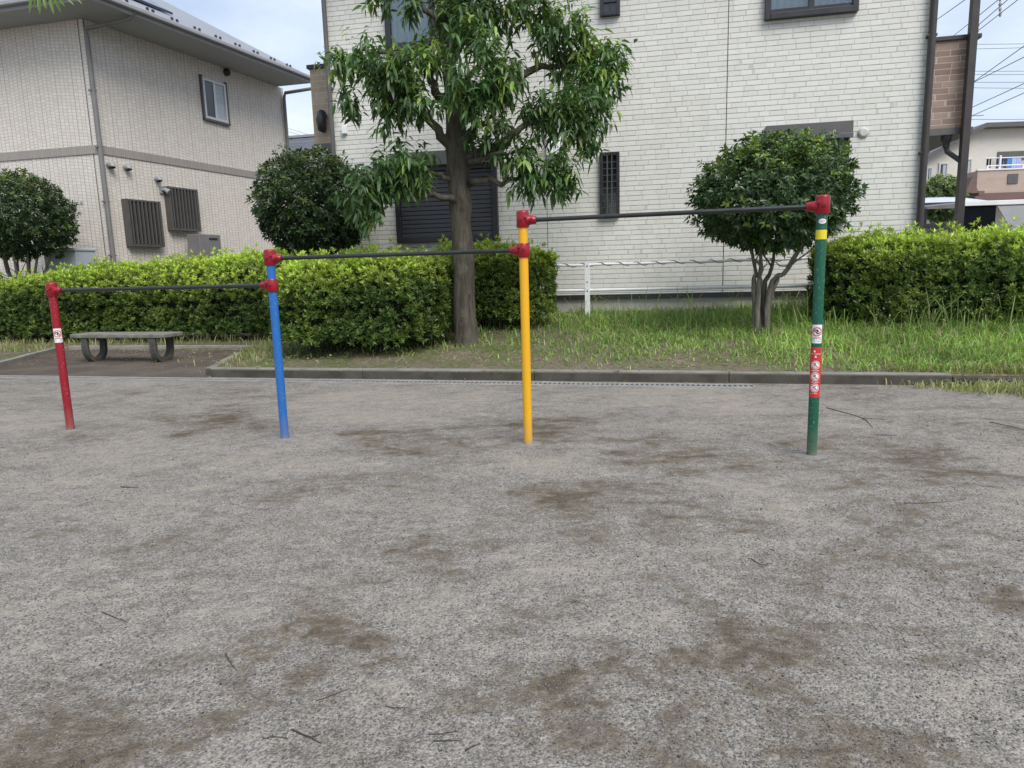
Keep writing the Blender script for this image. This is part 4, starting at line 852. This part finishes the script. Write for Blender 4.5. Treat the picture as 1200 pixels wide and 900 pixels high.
# ---------------------------------------------------------------- white rail fence in front of the cream house
FR = Facade(st(-1.403, 10.30), -13.0); fn = empty('rail_fence', FR.p, FR.az); tag(fn, 'low white pipe rail on a slotted post before the cream house wall', 'fence')
zr1 = FR.px(700, 310)[1]; zr2 = FR.px(700, 340)[1]
for k in range(-1, 3):
    x = k * 3.6; mb = MB(); zt_ = zr1 + .035
    mb.box(x - .036, x + .036, -.012, .0, .25, zt_); mb.box(x - .036, x - .028, .0, .03, .25, zt_); mb.box(x + .028, x + .036, .0, .03, .25, zt_)
    for zz in (zr1 - .02, zr2 - .01, zr2 + .12): mb.tube([(x, -.0125, zz), (x, -.0165, zz)], .011, 8, 1)
    mb.build('post', [M['white'], M['dark']], fn, bevel=.003)
mb = MB(); mb.tube([(-2.6 + .1 * i, .02, zr1 + .004 * math.sin(i * .7)) for i in range(96)], .019, 10); rl = mb.build('rail', M['white'], fn)
mb = MB(); mb.tube([(-2.6, .02, zr2), (7.0, .02, zr2)], .024, 10); mb.build('rail', M['white'], fn)
# a dry vine wound round the upper rail
mb = MB(); pts = [(-.4 + .012 * i, .02 + .026 * math.cos(i * .29), zr1 + .004 * math.sin((22 + i * .12) * .7) + .026 * math.sin(i * .29)) for i in range(300)]; mb.tube(pts, .0045, 5)
vin = mb.build('vine', M['twig'], rl)

# ---------------------------------------------------------------- background right
FK = Facade(at(1150, 200, 27.), -4.0); far = empty('far_house', FK.p, FK.az); tag(far, 'pale rendered house with a brown balcony far behind the right hedge', 'house')
pe = [FK.px(1080, 188), FK.px(1148.5, 151.5), FK.px(1215, 149.5)]; xr = pe[2][0] + 3
mb = MB(); mb.xprism([(pe[0][0], 0), (xr, 0), (xr, pe[2][1]), (pe[1][0], pe[1][1]), (pe[0][0], pe[0][1])], 0, 7); mb.build('wall', M['farwall'], far)
def roof_strip(mb, p, q, th, y0, y1): mb.xprism([(p[0], p[1] + .002), (q[0], q[1] + .002), (q[0], q[1] + th), (p[0], p[1] + th)], y0, y1)
mb = MB(); roof_strip(mb, (pe[0][0] - .5, pe[0][1] - .27), pe[1], .16, -.4, 7.4); roof_strip(mb, pe[1], (xr, pe[2][1]), .16, -.4, 7.4); mb.build('roof', M['boxgrey'], far)
def fwin(x0, x1, y0, y1):
    a0, z1 = FK.px(x0, y0); a1, z0 = FK.px(x1, y1); w, (i0, i1, j0, j1) = framed_az(far, a0, a1, z0, z1, .06, .05, 'silver')
    mb = MB(); mb.box(i0, i0 + (i1 - i0) * .42, -.02, -.001, j0, j1); mb.build('pane', M['glassdk'], w)
    mb = MB(); mb.box(i0 + (i1 - i0) * .42 + .004, i1, -.024, -.001, j0, j1); mb.build('pane', M['frost'], w)
fwin(1100, 1109.5, 191, 211.5); fwin(1129, 1137.5, 186, 208); fwin(1085.5, 1091.5, 196, 216)
a0, z1 = FK.px(1169, 178); a1, z0 = FK.px(1215, 202); mb = MB(); mb.box(a0, a1, -.04, 0, z0 - .2, z1); w = mb.build('window', M['boxgrey'], far); mb = MB(); mb.box(a0 + .15, a1 - .1, -.06, -.041, z0 - .2, z1 - .35); mb.build('pane', M['frost'], w)
FKb = Facade(FK.p + FK.n * 1.3, -4.0); a0, z1 = FKb.px(1146, 200); zq = FKb.px(1180, 199)[1]; _, z0 = FKb.px(1180, 225.5); mb = MB(); mb.box(a0, xr, -1.3, -.001, z0, zq); bk = mb.build('balcony', M['pinkbrick'], far)
mb = MB(); mb.box(a0 - .05, xr, -1.35, -.001, z0 - .3, z0 - .001); mb.build('soffit', M['maroon'], bk)
mb = MB(); mb.box(a0 - .03, xr, -1.33, -1.2, zq + .001, zq + .05); mb.build('coping', M['white'], bk)
v0, vz1 = FKb.px(1181, 204); v1, vz0 = FKb.px(1192, 215); mb = MB(); mb.box(v0, v1, -1.33, -1.3005, vz0, vz1); mb.build('vent_panel', M['boxgrey'], bk)
mb = MB(); zr = FKb.px(1180, 193.5)[1]; mb.tube([(FKb.px(1158, 195)[0], -1.25, zr), (xr, -1.25, zr)], .025, 8); 
for x in (1158, 1172.5, 1200): a = FKb.px(x, 195)[0]; mb.box(a - .03, a + .03, -1.28, -1.22, zq + .05, zr + (.35 if x > 1160 and x < 1180 else .02))
zp = FKb.px(1180, 183.5)[1]; mb.tube([(FKb.px(1160, 190)[0], -1.0, zp), (xr, -1.0, zp)], .02, 8); mb.build('clothes_rail', M['white'], bk)
# porch gable
FP = Facade(FK.p + FK.n * 2.4, -4.0); apx = FP.px(1140, 207); lft = FP.px(1131, 226); rgt = FP.px(1147, 226); pm = MB(); t_ = .16
pm.xprism([(lft[0], lft[1]), (lft[0] + t_ * 1.4, lft[1]), (apx[0], apx[1] - t_ * 1.8), (apx[0], apx[1])], -2.4, 0); pm.xprism([(apx[0], apx[1]), (apx[0], apx[1] - t_ * 1.8), (rgt[0] - t_ * 1.4, rgt[1]), (rgt[0], rgt[1])], -2.4, 0); a_, z_ = FP.px(1154, 223.5); pm.box(rgt[0], a_, -2.4, -.1, z_ - .14, z_); pm.build('porch', M['maroon'], far)
# washing on the rail: each piece its own thing
cols = [((.02, .02, .03), 1163.5, 2.2, 9, 'small black socks pegged at the left end of the washing'), ((.05, .04, .05), 1166.8, 2.0, 10, 'dark grey sock pegged beside the black socks'), ((.6, .58, .55), 1171, 3.0, 8, 'off-white cloth pegged left of the navy shirt'), ((.02, .03, .09), 1178, 7.5, 10, 'wide navy shirt hanging on the balcony rail'), ((.06, .07, .11), 1184.5, 3.5, 11, 'slate blue trousers hanging between navy and blue shirts'), ((.10, .25, .55), 1189.5, 5, 11, 'bright blue shirt hanging right of the slate trousers'), ((.35, .55, .75), 1195, 5, 11, 'light blue towel hanging at the right photo edge'), ((.5, .4, .7), 1200.5, 5, 12, 'pale violet towel last in the row of washing')]
for c, x, wpx, hpx, lab in cols:
    s = 25. / F_PX; a = FKb.px(x, 185)[0]; wv = wpx * s; hv = hpx * s; mb = MB(); n = 6
    o = FK.p + FK.u * a - FK.n * 0 + FK.n * 1.0 * 1.0
    vs = [(-wv / 2 + wv * k / n * (1), -.02 * math.sin(k * 2.1) + dy_, -hv * j / 4) for dy_ in (-.008, .008) for j in range(5) for k in range(n + 1)]; f = []
    for b in (0, 5 * (n + 1)):
        for j in range(4):
            for k in range(n): q = (b + j * (n + 1) + k, b + j * (n + 1) + k + 1, b + (j + 1) * (n + 1) + k + 1, b + (j + 1) * (n + 1) + k); f.append(q if b else q[::-1])
    mb.add(vs, f, 0, True); ob = mb.build('hanging_laundry', simple('laundry_cloth', c, .9), None, loc=(o[0], o[1], zp - .02), rz=FK.az); tag(ob, lab, 'laundry', 'washing on the far balcony')
# antenna
a, z = FK.px(1172, 148); mb = MB(); zt_ = FK.px(1172.5, 116)[1]; mb.tube([(a, 2, z), (a, 2, zt_)], .02, 6); mb.box(a - .5, a + .5, 1.98, 2.02, zt_ - .2, zt_ - .17); mb.build('antenna', M['grey'], far)

# carports
def carport(label, x0, x1, yl, yh, Y, depth, az, panel):
    F = Facade(at(x0, yl, Y), az); a1, _ = F.px(x1, yl); z0 = F.px((x0 + x1) / 2, yl)[1]; o = empty('carport', F.p, F.az); tag(o, label, 'carport'); zh = F.px((x0 + x1) / 2, yh)[1]; mb = MB(); n = 8
    for i in range(n):
        f0, f1 = i / n, (i + 1) / n; za, zb_ = z0 + (zh - z0) * 1.3 * math.sin(f0 * 1.5), z0 + (zh - z0) * 1.3 * math.sin(f1 * 1.5); ya, yb = f0 * depth, f1 * depth
        mb.add([(0, ya, za), (a1, ya, za), (a1, yb, zb_), (0, yb, zb_), (0, ya, za + .03), (a1, ya, za + .03), (a1, yb, zb_ + .03), (0, yb, zb_ + .03)], [(3, 2, 1, 0), (4, 5, 6, 7), (0, 4, 7, 3), (1, 2, 6, 5)] + ([(0, 1, 5, 4)] if i == 0 else []) + ([(2, 3, 7, 6)] if i == n - 1 else []))
    mb.build('roof', M['carwhite'], o)
    mb = MB(); mb.box(-.02, a1, -.07, -.002, z0 - .07, z0 + .035); mb.build('beam', M[panel], o, bevel=.01)
    mb = MB()
    for k in range(1, 5): mb.box(a1 * k / 5, a1 * k / 5 + .02, .01, .05, z0 + .031, z0 + .05)
    for x in (.1, a1 - .2):
        p_ = MB(); p_.box(x, x + .09, .05, .14, 0, z0 - .071); p_.build('post', M['dark'], o)
    return o, F, a1, z0
carport('white roofed carport beside the far garden tree', 1080, 1160, 238, 224, 20., 4., -6., 'dark')
o, F, a1, z0 = carport('carport with a dark sheet for its shadowed back and a smoked panel at the right photo edge', 1129, 1225, 236.5, 232.5, 16.5, 3.2, -6., 'white')
sx = F.px(1166, 250)[0]; mb = MB(); mb.box(.02, sx, -.03, -.004, .2, z0 - .071); mb.build('shadowed_back', M['dark_back'], o)  # near-black sheet standing for the carport's back and the shadow inside
mb = MB(); mb.add([(sx + .01, -.02, z0 - .08), (a1, -.02, z0 - .08), (a1, -.75, .9), (sx + .5, -.75, .9), (sx + .01, -.04, z0 - .08), (a1, -.04, z0 - .08), (a1, -.77, .9), (sx + .5, -.77, .9)], [(0, 1, 2, 3), (7, 6, 5, 4), (0, 4, 5, 1), (1, 5, 6, 2), (2, 6, 7, 3), (3, 7, 4, 0)]); mb.build('smoked_panel', M['smoke'], o)
# low black fence and the garden tree
FQ = Facade(at(1083, 262, 14.), -8.); a1, z1 = FQ.px(1119, 261); o = empty('garden_fence', FQ.p, FQ.az); tag(o, 'low black slatted fence seen past the cream house corner', 'fence'); mb = MB()
mb.box(0, a1, 0, .05, z1 - .06, z1); mb.box(0, a1, 0, .05, .3, .36)
for k in range(9): x = a1 * (k + .1) / 9; mb.box(x, x + a1 / 9 * .8, .01, .035, .361, z1 - .061)
mb.build('slats', M['dark'], o); mb = MB(); mb.box(-.06, -.002, -.005, .06, 0, z1 + .03); mb.box(a1 + .002, a1 + .06, -.005, .06, 0, z1 + .03); mb.build('posts', M['dark'], o)
gt = at(1101, 236, 23.); root = empty('garden_tree', (gt[0], gt[1], 0)); tag(root, 'pale green bushy tree behind the white carport roof', 'tree')
branch('trunk', root, [(gt[0], gt[1], -.1), (gt[0] + .05, gt[1], 1.), gt], [.09, .08, .03], M['bark2'], 8, .02, 9)
blob_crown('crown', root, gt, (.62, .6, .78), 420, .12, .06, (.13, .20, .08), (.42, .52, .16), 91, M['leaf'], newamt=.9)

# grey house whose slate roof shows between the two near houses
FN = Facade(at(350, 172, 26.), -12.); a0, zr_ = FN.px(325, 163); a1, _ = FN.px(400, 163); ze = FN.px(350, 190)[1]; nb = empty('neighbour_house', FN.p, FN.az); tag(nb, 'house with a blue grey slate roof showing between the two near houses', 'house')
mb = MB(); ln = 6.; ex = 2.2; mb.add([(a0 - 3, -ex, ze - .6), (a1 + 3, -ex, ze - .6), (a1 + 3, 0, zr_), (a0 - 3, 0, zr_), (a1 + 3, ex, ze - .6), (a0 - 3, ex, ze - .6)], [(0, 1, 2, 3), (3, 2, 4, 5), (0, 3, 5), (1, 4, 2)]); mb.add([(a0 - 3, -ex, ze - .6), (a1 + 3, -ex, ze - .6), (a1 + 3, ex, ze - .6), (a0 - 3, ex, ze - .6)], [(3, 2, 1, 0)]); mb.build('roof', M['rooftile'], nb)
mb = MB(); mb.box(a0 - 3, a1 + 3, -.08, .08, zr_ - .01, zr_ + .07); mb.build('ridge', M['grey'], nb)
mb = MB(); mb.box(a0 - 2.6, a1 + 2.6, -ex + .4, ex - .4, 0, ze - .602); mb.build('wall', M['farwall'], nb)

# ---------------------------------------------------------------- overhead wires
def cable(xa, ya, xb, yb, Ya, Yb, label, sag=.15, r=.011):
    A, B = at(xa, ya, Ya), at(xb, yb, Yb); d = B - A; A = A - d * 2.2; B = B + d * 2.2; mb = MB(); c = (A + B) / 2; n = 30
    mb.tube([A + (B - A) * k / n - np.array([0, 0, sag * 0 + sag * 4 * (k / n) * (1 - k / n) - sag]) - c for k in range(n + 1)], r, 5); return tag(mb.build('overhead_wire', M['wire'], None, loc=c), label, 'wire', 'overhead wires right of the cream house')
near = 'steep service wire slanting up to the right beside the balcony'
WL = [(1141, 52, 1200, 51.5, 'topmost of the level wires right of the balcony'), (1141, 57.5, 1200, 56, 'second level wire, just under the topmost level one'), (1141, 83.5, 1200, 83.5, 'level wire crossing above the pair of lower level wires'), (1141, 87.5, 1200, 87.5, 'level wire close beneath another, halfway down the balcony'), (1141, 96.5, 1200, 96.5, 'thin level wire under the steep crossing ones'), (1141, 103, 1200, 103.5, 'thin level wire, lowest but one above the far roof'), (1141, 140, 1200, 140, 'lowest level wire, just above the far house roof')]
for x0, y0, x1, y1, l in WL: cable(x0, y0, x1, y1, 34, 34.5, l, .1, .010)
DW = [(1141, 96, 1200, 54, 'thick diagonal wire meeting the balcony at mid height'), (1141, 96.5, 1200, 67, 'diagonal wire just under the thick one'), (1141, 125, 1200, 98, 'thick diagonal wire meeting the balcony near its foot'), (1150, 131, 1200, 109, 'lowest diagonal wire, nearest the far roof'), (1140, 24, 1172, -2, 'steepest wire left of the insulators at the top right'), (1140, 35, 1184, -3, 'middle of the three steep wires at the top right'), (1145, 37, 1195, -2, 'right one of the three steep wires at the top right'), (1098, 23, 1132, -1, 'wire crossing the gap between house corner and dark post')]
for x0, y0, x1, y1, l in DW: cable(x0, y0, x1, y1, 26, 21, l, .05, .012)
for x0, y0, x1, y1, l in [(333, 149, 368, 160, 'upper of two thin wires left of the tan brick wing'), (333, 153, 368, 163, 'lower of two thin wires left of the tan brick wing')]:
    ob = cable(x0, y0, x1, y1, 30, 30, l, .02, .006); ob['group'] = 'thin wires left of the cream house'
for x, y0, y1, Y, lab in ((1146, 16, 38, 25, 'white insulator rod where the steep wires leave the balcony'), (1172, -4, 20, 23.5, 'white insulator rod across the steep wires at the top edge')):
    A, B = at(x, y0, Y), at(x, y1, Y); mb = MB(); mb.tube([A - (A + B) / 2, B - (A + B) / 2], .016, 6)
    for k in range(4): q = (A - B) * (k - 1.5) / 4; mb.tube([q - [0, 0, .05], q, q + [0, 0, .05]], [.03, .05, .03], 8)
    tag(mb.build('insulator', M['grey'], None, loc=(A + B) / 2), lab, 'insulator', 'insulators on the steep wires')

# ---------------------------------------------------------------- grass
def blades(S, Tt, Hh, name, label, colf, wid=.006, lean=.45, zf=None, kind='stuff'):
    n = len(S); z = np.array([(zf or bed_z)(a, b) for a, b in zip(S, Tt)]); P = PU[None] * S[:, None] + PV[None] * Tt[:, None]; P = np.concatenate([P, z[:, None] - .005], 1)
    an = RNG.uniform(0, 6.28, n); d = np.stack([np.cos(an), np.sin(an), np.zeros(n)], 1); w = np.stack([-np.sin(an + RNG.normal(size=n) * .6), np.cos(an), np.zeros(n)], 1) * (wid * RNG.uniform(.7, 1.4, n))[:, None]
    ln = (np.abs(RNG.normal(size=n)) * lean + .1) ; h = Hh[:, None]; up = np.array([0, 0, 1.])
    m1 = P + up * h * .5 + d * h * (ln * .22)[:, None]; m2 = P + up * h * .85 + d * h * (ln * .6)[:, None]; tip = P + up * h * (1 - .25 * np.minimum(ln, 1.3))[:, None] + d * h * ln[:, None]
    V = np.stack([P - w, P + w, m1 - w * .8, m1 + w * .8, m2 - w * .5, m2 + w * .5, tip], 1).reshape(-1, 3); i = np.arange(n)[:, None] * 7
    T = np.concatenate([i + f for f in ([0, 1, 3], [0, 3, 2], [2, 3, 5], [2, 5, 4], [4, 5, 6])], 1).reshape(-1, 3)
    return tag(np_mesh(name, V, T, M['grass'], None, np.repeat(colf(P, n), 7, axis=0)), label, 'grass', kind=kind)
def gcol(P, n):
    f = np.clip(RNG.random(n) * .8 + fbm(P, 1.2, 77) * .4, 0, 1); dry = RNG.random(n) < .16
    c = tint(P, (.14, .26, .055), (.48, .68, .17), f, 78, .25); c[dry] = np.array([.42, .37, .22]) * RNG.uniform(.6, 1.15, (dry.sum(), 1)); return c
def sample(n, s0, s1, t0, t1, prob):
    S = RNG.uniform(s0, s1, n); T = RNG.uniform(t0, t1, n); k = RNG.random(n) < prob(S, T); return S[k], T[k]
def pr_main(S, T):
    P = np.stack([S, T, S * 0], 1); nzv = fbm(P, 1.5, 90) * .5 + .5
    right = np.clip((S + 2.4) / 3.2, 0, 1); p = np.clip((T - 7.45) / 1.3, .0, 1) * (.35 + .65 * right) * (.35 + .9 * nzv); p = np.maximum(p, np.clip((S - .6) / 1.5, 0, 1) * .75 * (T > 7.42)); p = np.where(S < -1.6, p * .4, p); return np.clip(p, 0, 1)
S, T = sample(85000, -5.4, 7.5, 7.42, 10.7, pr_main); hm = .05 + .07 * np.clip((T - 7.6) / 2.2, 0, 1) + .05 * np.clip((S - .3) / 2, 0, 1)
blades(S, T, hm * RNG.uniform(.35, 1.35, len(S)), 'lawn_grass', 'rough green grass on the bank behind the kerb', gcol, .0052, 1.25)
S, T = sample(9000, -1.9, 7.5, 9.25, 10.75, lambda S, T: np.clip((T - 9.1) / .8, 0, 1) * np.clip(.35 + .4 * S, .25, 1)); blades(S, T, RNG.uniform(.10, .26, len(S)) * np.where(S > 1.2, 1.5, 1.), 'tall_grass', 'tall arching grass against the wall foot and right hedge', gcol, .0055, .85)
S = RNG.uniform(2.2, 6.5, 260); T = 9.25 + RNG.normal(size=260) * .12; mbv, mbt, mbc = [], [], []; off = 0
S = np.concatenate([S, RNG.uniform(-1.6, 1.6, 90)]); T = np.concatenate([T, RNG.uniform(9.6, 10.2, 90)])
blades(S, T, RNG.uniform(.3, .62, len(S)), 'tall_grass', 'sparse long arching stalks standing above the bank grass', lambda P, n: np.clip(np.array([[.36, .46, .17]]) * RNG.uniform(.6, 1.3, (n, 1)), 0, 1), .0045, .9)
n = 520; i_ = RNG.integers(0, 260, n); P = PU[None] * S[i_][:, None] + PV[None] * T[i_][:, None]; P = np.concatenate([P, (np.array([bed_z(a, b) for a, b in zip(S[i_], T[i_])]) + RNG.uniform(.2, .5, n))[:, None]], 1) + RNG.normal(size=(n, 3)) * .03
ln = RNG.uniform(.012, .03, n); V, Tr = leaf_quads(P, RNG.normal(size=(n, 3)), RNG.normal(size=(n, 3)), ln, ln * .6)
tag(np_mesh('seed_heads', V, Tr, M['grass'], None, np.repeat(np.array([[.62, .62, .48]]) * RNG.uniform(.6, 1.1, (n, 1)), 4, axis=0)), 'small pale seed heads on the tall stalks by the right hedge', 'seed heads', kind='stuff')
# dry fringe over the kerb end, and on the low bed around the recess
def zero(a, b): return max(0., bed_z(a, b)) if (b > 7.38 or a > 3.3) else .0
S, T = sample(15000, 1.6, 6.5, 6.5, 7.62, lambda S, T: np.clip((S - 1.7) / 1.3, 0, 1) * np.clip((T - 6.50 - .55 * np.clip(2.9 - S, 0, 1)) / .35, 0, 1))
def dcol(P, n):
    c = tint(P, (.20, .25, .08), (.38, .42, .17), RNG.random(n), 79, .25); dry = RNG.random(n) < .3; c[dry] = np.array([.42, .36, .20]) * RNG.uniform(.6, 1.1, (dry.sum(), 1)); return c
blades(S, T, RNG.uniform(.03, .12, len(S)) * np.clip(.7 + .25 * (S - 2), .7, 1.4), 'verge_grass', 'dry grass spilling over the right end of the kerb', dcol, .0055, .95, zero)
S, T = sample(9000, -16, -5.6, 9.0, 10.5, lambda S, T: np.where(np.array([in_alcove(a, b) for a, b in zip(S, T)]), .0, .32)); k = S < -5.7
blades(S[k], T[k], RNG.uniform(.05, .2, k.sum()), 'weeds', 'dry weeds along the foot of the left hedge', dcol, .006, .8)
S, T = sample(2600, -7.2, -5.2, 7.4, 9.6, lambda S, T: np.where(np.array([in_alcove(a, b) for a, b in zip(S, T)]), .03, .9)); blades(S, T, RNG.uniform(.03, .13, len(S)), 'weeds', 'weeds at the corner of the kerb return beside the recess', dcol, .0055, .9, lambda a, b: max(0, bed_z(a, b)))
# clover-like broad leaves between the grass and around the hedge foot
S, T = sample(16000, -5.2, 7., 7.45, 10.2, lambda S, T: np.clip(.25 + fbm(np.stack([S, T, S * 0], 1), 2., 95) * .6, 0, 1) * np.clip((T - 7.42) / .5, 0, 1)); n = len(S)
P = PU[None] * S[:, None] + PV[None] * T[:, None]; P = np.concatenate([P, (np.array([bed_z(a, b) for a, b in zip(S, T)]) + RNG.uniform(.0, .05, n))[:, None]], 1)
D = RNG.normal(size=(n, 3)) * [1, 1, .35]; ln = RNG.uniform(.018, .045, n); V, Tr = leaf_quads(P, D, np.array([0, 0, 1.]) + RNG.normal(size=(n, 3)) * .3, ln, ln * .6, .15, .15)
tag(np_mesh('ground_cover', V, Tr, M['grass'], None, np.repeat(gcol(P, n), 4, axis=0)), 'small broad leaved weeds among the bank grass', 'weeds', kind='stuff')

# fallen leaves in the recess and along the kerb
n = 1090; S = np.concatenate([RNG.uniform(-10.2, -5.6, 900), RNG.uniform(-5.5, 3, 190)]); T = np.concatenate([10.05 - np.abs(RNG.normal(size=900)) * .9, RNG.choice([7.2, 7.55, 7.9], 190) + RNG.uniform(-.09, .14, 190)]); T = np.clip(T, 7.16, 10.1)
zz = np.array([max(.008, bed_z(a, b)) if b > 7.37 else .006 for a, b in zip(S, T)]) + .012; zz = np.where((T > 7.20) & (T < 7.40), .118, zz); P = PU[None] * S[:, None] + PV[None] * T[:, None]; P = np.concatenate([P, zz[:, None]], 1); D = RNG.normal(size=(n, 3)) * [1, 1, .12]; ln = RNG.uniform(.02, .06, n)
V, Tr = leaf_quads(P, D, np.array([0, 0, 1.]) + RNG.normal(size=(n, 3)) * .25, ln, ln * .42, .2, 0); c = np.array([[.30, .24, .165]]) * RNG.uniform(.4, 1.7, (n, 1))
tag(np_mesh('fallen_leaves', V, Tr, M['grass'], None, np.repeat(c, 4, axis=0)), 'dry fallen leaves scattered under the bench and by the kerb', 'leaf litter', kind='stuff')

# loose gravel lying on top near the viewer
n = 52000; yy = 1.15 + 4.2 * RNG.random(n) ** 1.5; xx = RNG.uniform(-.82, .82, n) * yy; k = fbm(np.stack([xx, yy, xx * 0], 1), 1.6, 5) > -.55; xx, yy = xx[k], yy[k]; n = len(xx)
r = np.abs(RNG.normal(size=n)) * .0013 + .0013; oc = np.array([(1, 0, 0), (0, 1, 0), (-1, 0, 0), (0, -1, 0), (0, 0, 1), (0, 0, -1)], float)
V = oc[None] * r[:, None, None] * RNG.uniform(.7, 1.3, (n, 6, 1)); an = RNG.uniform(0, 6.28, n); ca, sa = np.cos(an)[:, None], np.sin(an)[:, None]; V = np.stack([V[..., 0] * ca - V[..., 1] * sa, V[..., 0] * sa + V[..., 1] * ca, V[..., 2] * .8], -1) + np.stack([xx, yy, r * .45], 1)[:, None]
F = np.array([(0, 1, 4), (1, 2, 4), (2, 3, 4), (3, 0, 4), (1, 0, 5), (2, 1, 5), (3, 2, 5), (0, 3, 5)]); T = (np.arange(n)[:, None, None] * 6 + F[None]).reshape(-1, 3)
c = np.clip(np.exp(RNG.normal(size=(n, 1)) * .5) * np.array([[.165, .16, .152]]) * (1 + RNG.normal(size=(n, 3)) * .05), .03, .20)
g = G('loose_stone'); M['pebble'] = g.done(g.pr(g.n('Attribute', attribute_name='tint').outputs[0], .9, spec=.2))
tag(np_mesh('loose_gravel', V.reshape(-1, 3), T, M['pebble'], None, np.repeat(c, 6, axis=0)), 'loose grey gravel grains on the playground', 'gravel', kind='stuff')

# twigs lying on the gravel: (points in the photo, thickness, label)
TW = [([(968, 478), (990, 484), (1012, 491), (1023, 502)], .006, 'longest curved dark twig right of the green post'), ([(1026, 510), (1051, 510.5)], .005, 'short straight twig below the curved one right of the green post'), ([(342, 856), (360, 864), (377, 872)], .005, 'thick dark twig at the bottom, below the blue post'), ([(120, 718), (134, 724), (149, 729)], .004, 'bent twig on the gravel at the left, halfway down'), ([(264, 767), (270, 777), (277, 786)], .0035, 'thin upright twig near the soil patches at lower left'), ([(502, 861), (520, 860), (538, 857)], .0035, 'upper of two nearly parallel twigs at the bottom centre'), ([(508, 869), (525, 869), (541, 869)], .0035, 'lower of two nearly parallel twigs at the bottom centre'), ([(370, 822), (390, 815), (410, 807)], .003, 'faint thin twig rising to the right at lower left'), ([(1160, 495), (1180, 499), (1205, 506)], .005, 'dark twig at the right edge beyond the green post'), ([(142, 571), (162, 572)], .006, 'short dark twig below the red post'), ([(308, 866), (322, 864), (338, 866)], .003, 'thin pale-ended twig touching the thick dark one'), ([(452, 828), (463, 830), (474, 829)], .003, 'tiny twig at the lower centre'), ([(1060, 590), (1100, 589), (1132, 585)], .004, 'long thin twig lying level at the right'), ([(880, 655), (892, 662), (905, 661)], .0035, 'short kinked twig right of the centre'), ([(545, 880), (555, 875), (563, 872)], .0035, 'short twig by the bottom edge, right of the parallel pair')]
for pts, r_, lab in TW:
    r_ *= .72
    P = [onz(*q) for q in pts]; c = sum(P) / len(P); p, rr = wobble([q - c + [0, 0, r_ * .8] for q in P], [r_ * .75] + [r_ * .6] * (len(P) - 2) + [r_ * .3], 9, r_ * .3, int(pts[0][0])); mb = MB(); mb.tube(p, rr, 6)
    d = (P[-1] - P[0]); q = np.array(p[5]); d = d * (lab.startswith('thick') or lab.startswith('longest') or 'kinked' in lab) + d * .02; sd = np.array([-d[1], d[0], 0]) * .12; mb.tube([q, q + d * .07 + sd, q + d * .12 + sd * 1.6 + [0, 0, .002]], [r_ * .5, r_ * .4, r_ * .2], 5)
    tag(mb.build('twig', M['twig'], None, loc=c), lab, 'twig', 'twigs on the gravel')

# ---------------------------------------------------------------- light
EL, AZ = 50., 152.          # sun elevation, compass direction (0 = +Y, clockwise)
wd = bpy.data.worlds.new('World'); SC.world = wd; wd.use_nodes = True; nt = wd.node_tree; nt.nodes.clear()
class GW(G):
    def __init__(s, t): s.t = t
g = GW(nt); sky = g.n('TexSky', sky_type='NISHITA', sun_disc=False); sky.sun_elevation = R(EL); sky.sun_rotation = R(AZ); sky.air_density = 1.2; sky.dust_density = 2.5; sky.ozone_density = 1.5
v = g.co('Generated'); n1 = g.noise(g.map(v, (1, 1, 2.6)), 1.7, 7, .58, .4)
cl = g.mix(g.rng(n1, .30, .62, .40, .96), sky.outputs[0], g.mix(g.rng(g.noise(g.map(v, (1, 1, 2.2), (3, 1, 0)), 3.1, 6, .6), .3, .7), (4.9, 6.0, 8.0), (7.2, 7.9, 8.9)))
bg = g.n('Background', {0: cl, 1: .06}); wo = nt.nodes.new('ShaderNodeOutputWorld'); nt.links.new(bg.outputs[0], wo.inputs[0])
sl = bpy.data.lights.new('sun', 'SUN'); sl.energy = 1.5; sl.angle = R(35); sl.color = (1., .96, .90); so = bpy.data.objects.new('sun', sl); COL.objects.link(so)
dv = Vector((math.sin(R(AZ)) * math.cos(R(EL)), math.cos(R(AZ)) * math.cos(R(EL)), math.sin(R(EL)))); so.rotation_euler = dv.to_track_quat('Z', 'Y').to_euler(); so.location = (0, 0, 30)
SC.view_settings.view_transform = 'Standard'; SC.view_settings.look = 'None'; SC.view_settings.exposure = 1.15; SC.view_settings.gamma = 1.0
try:
    SC.cycles.use_denoising = True; SC.cycles.max_bounces = 8; SC.cycles.transparent_max_bounces = 12
except Exception: pass
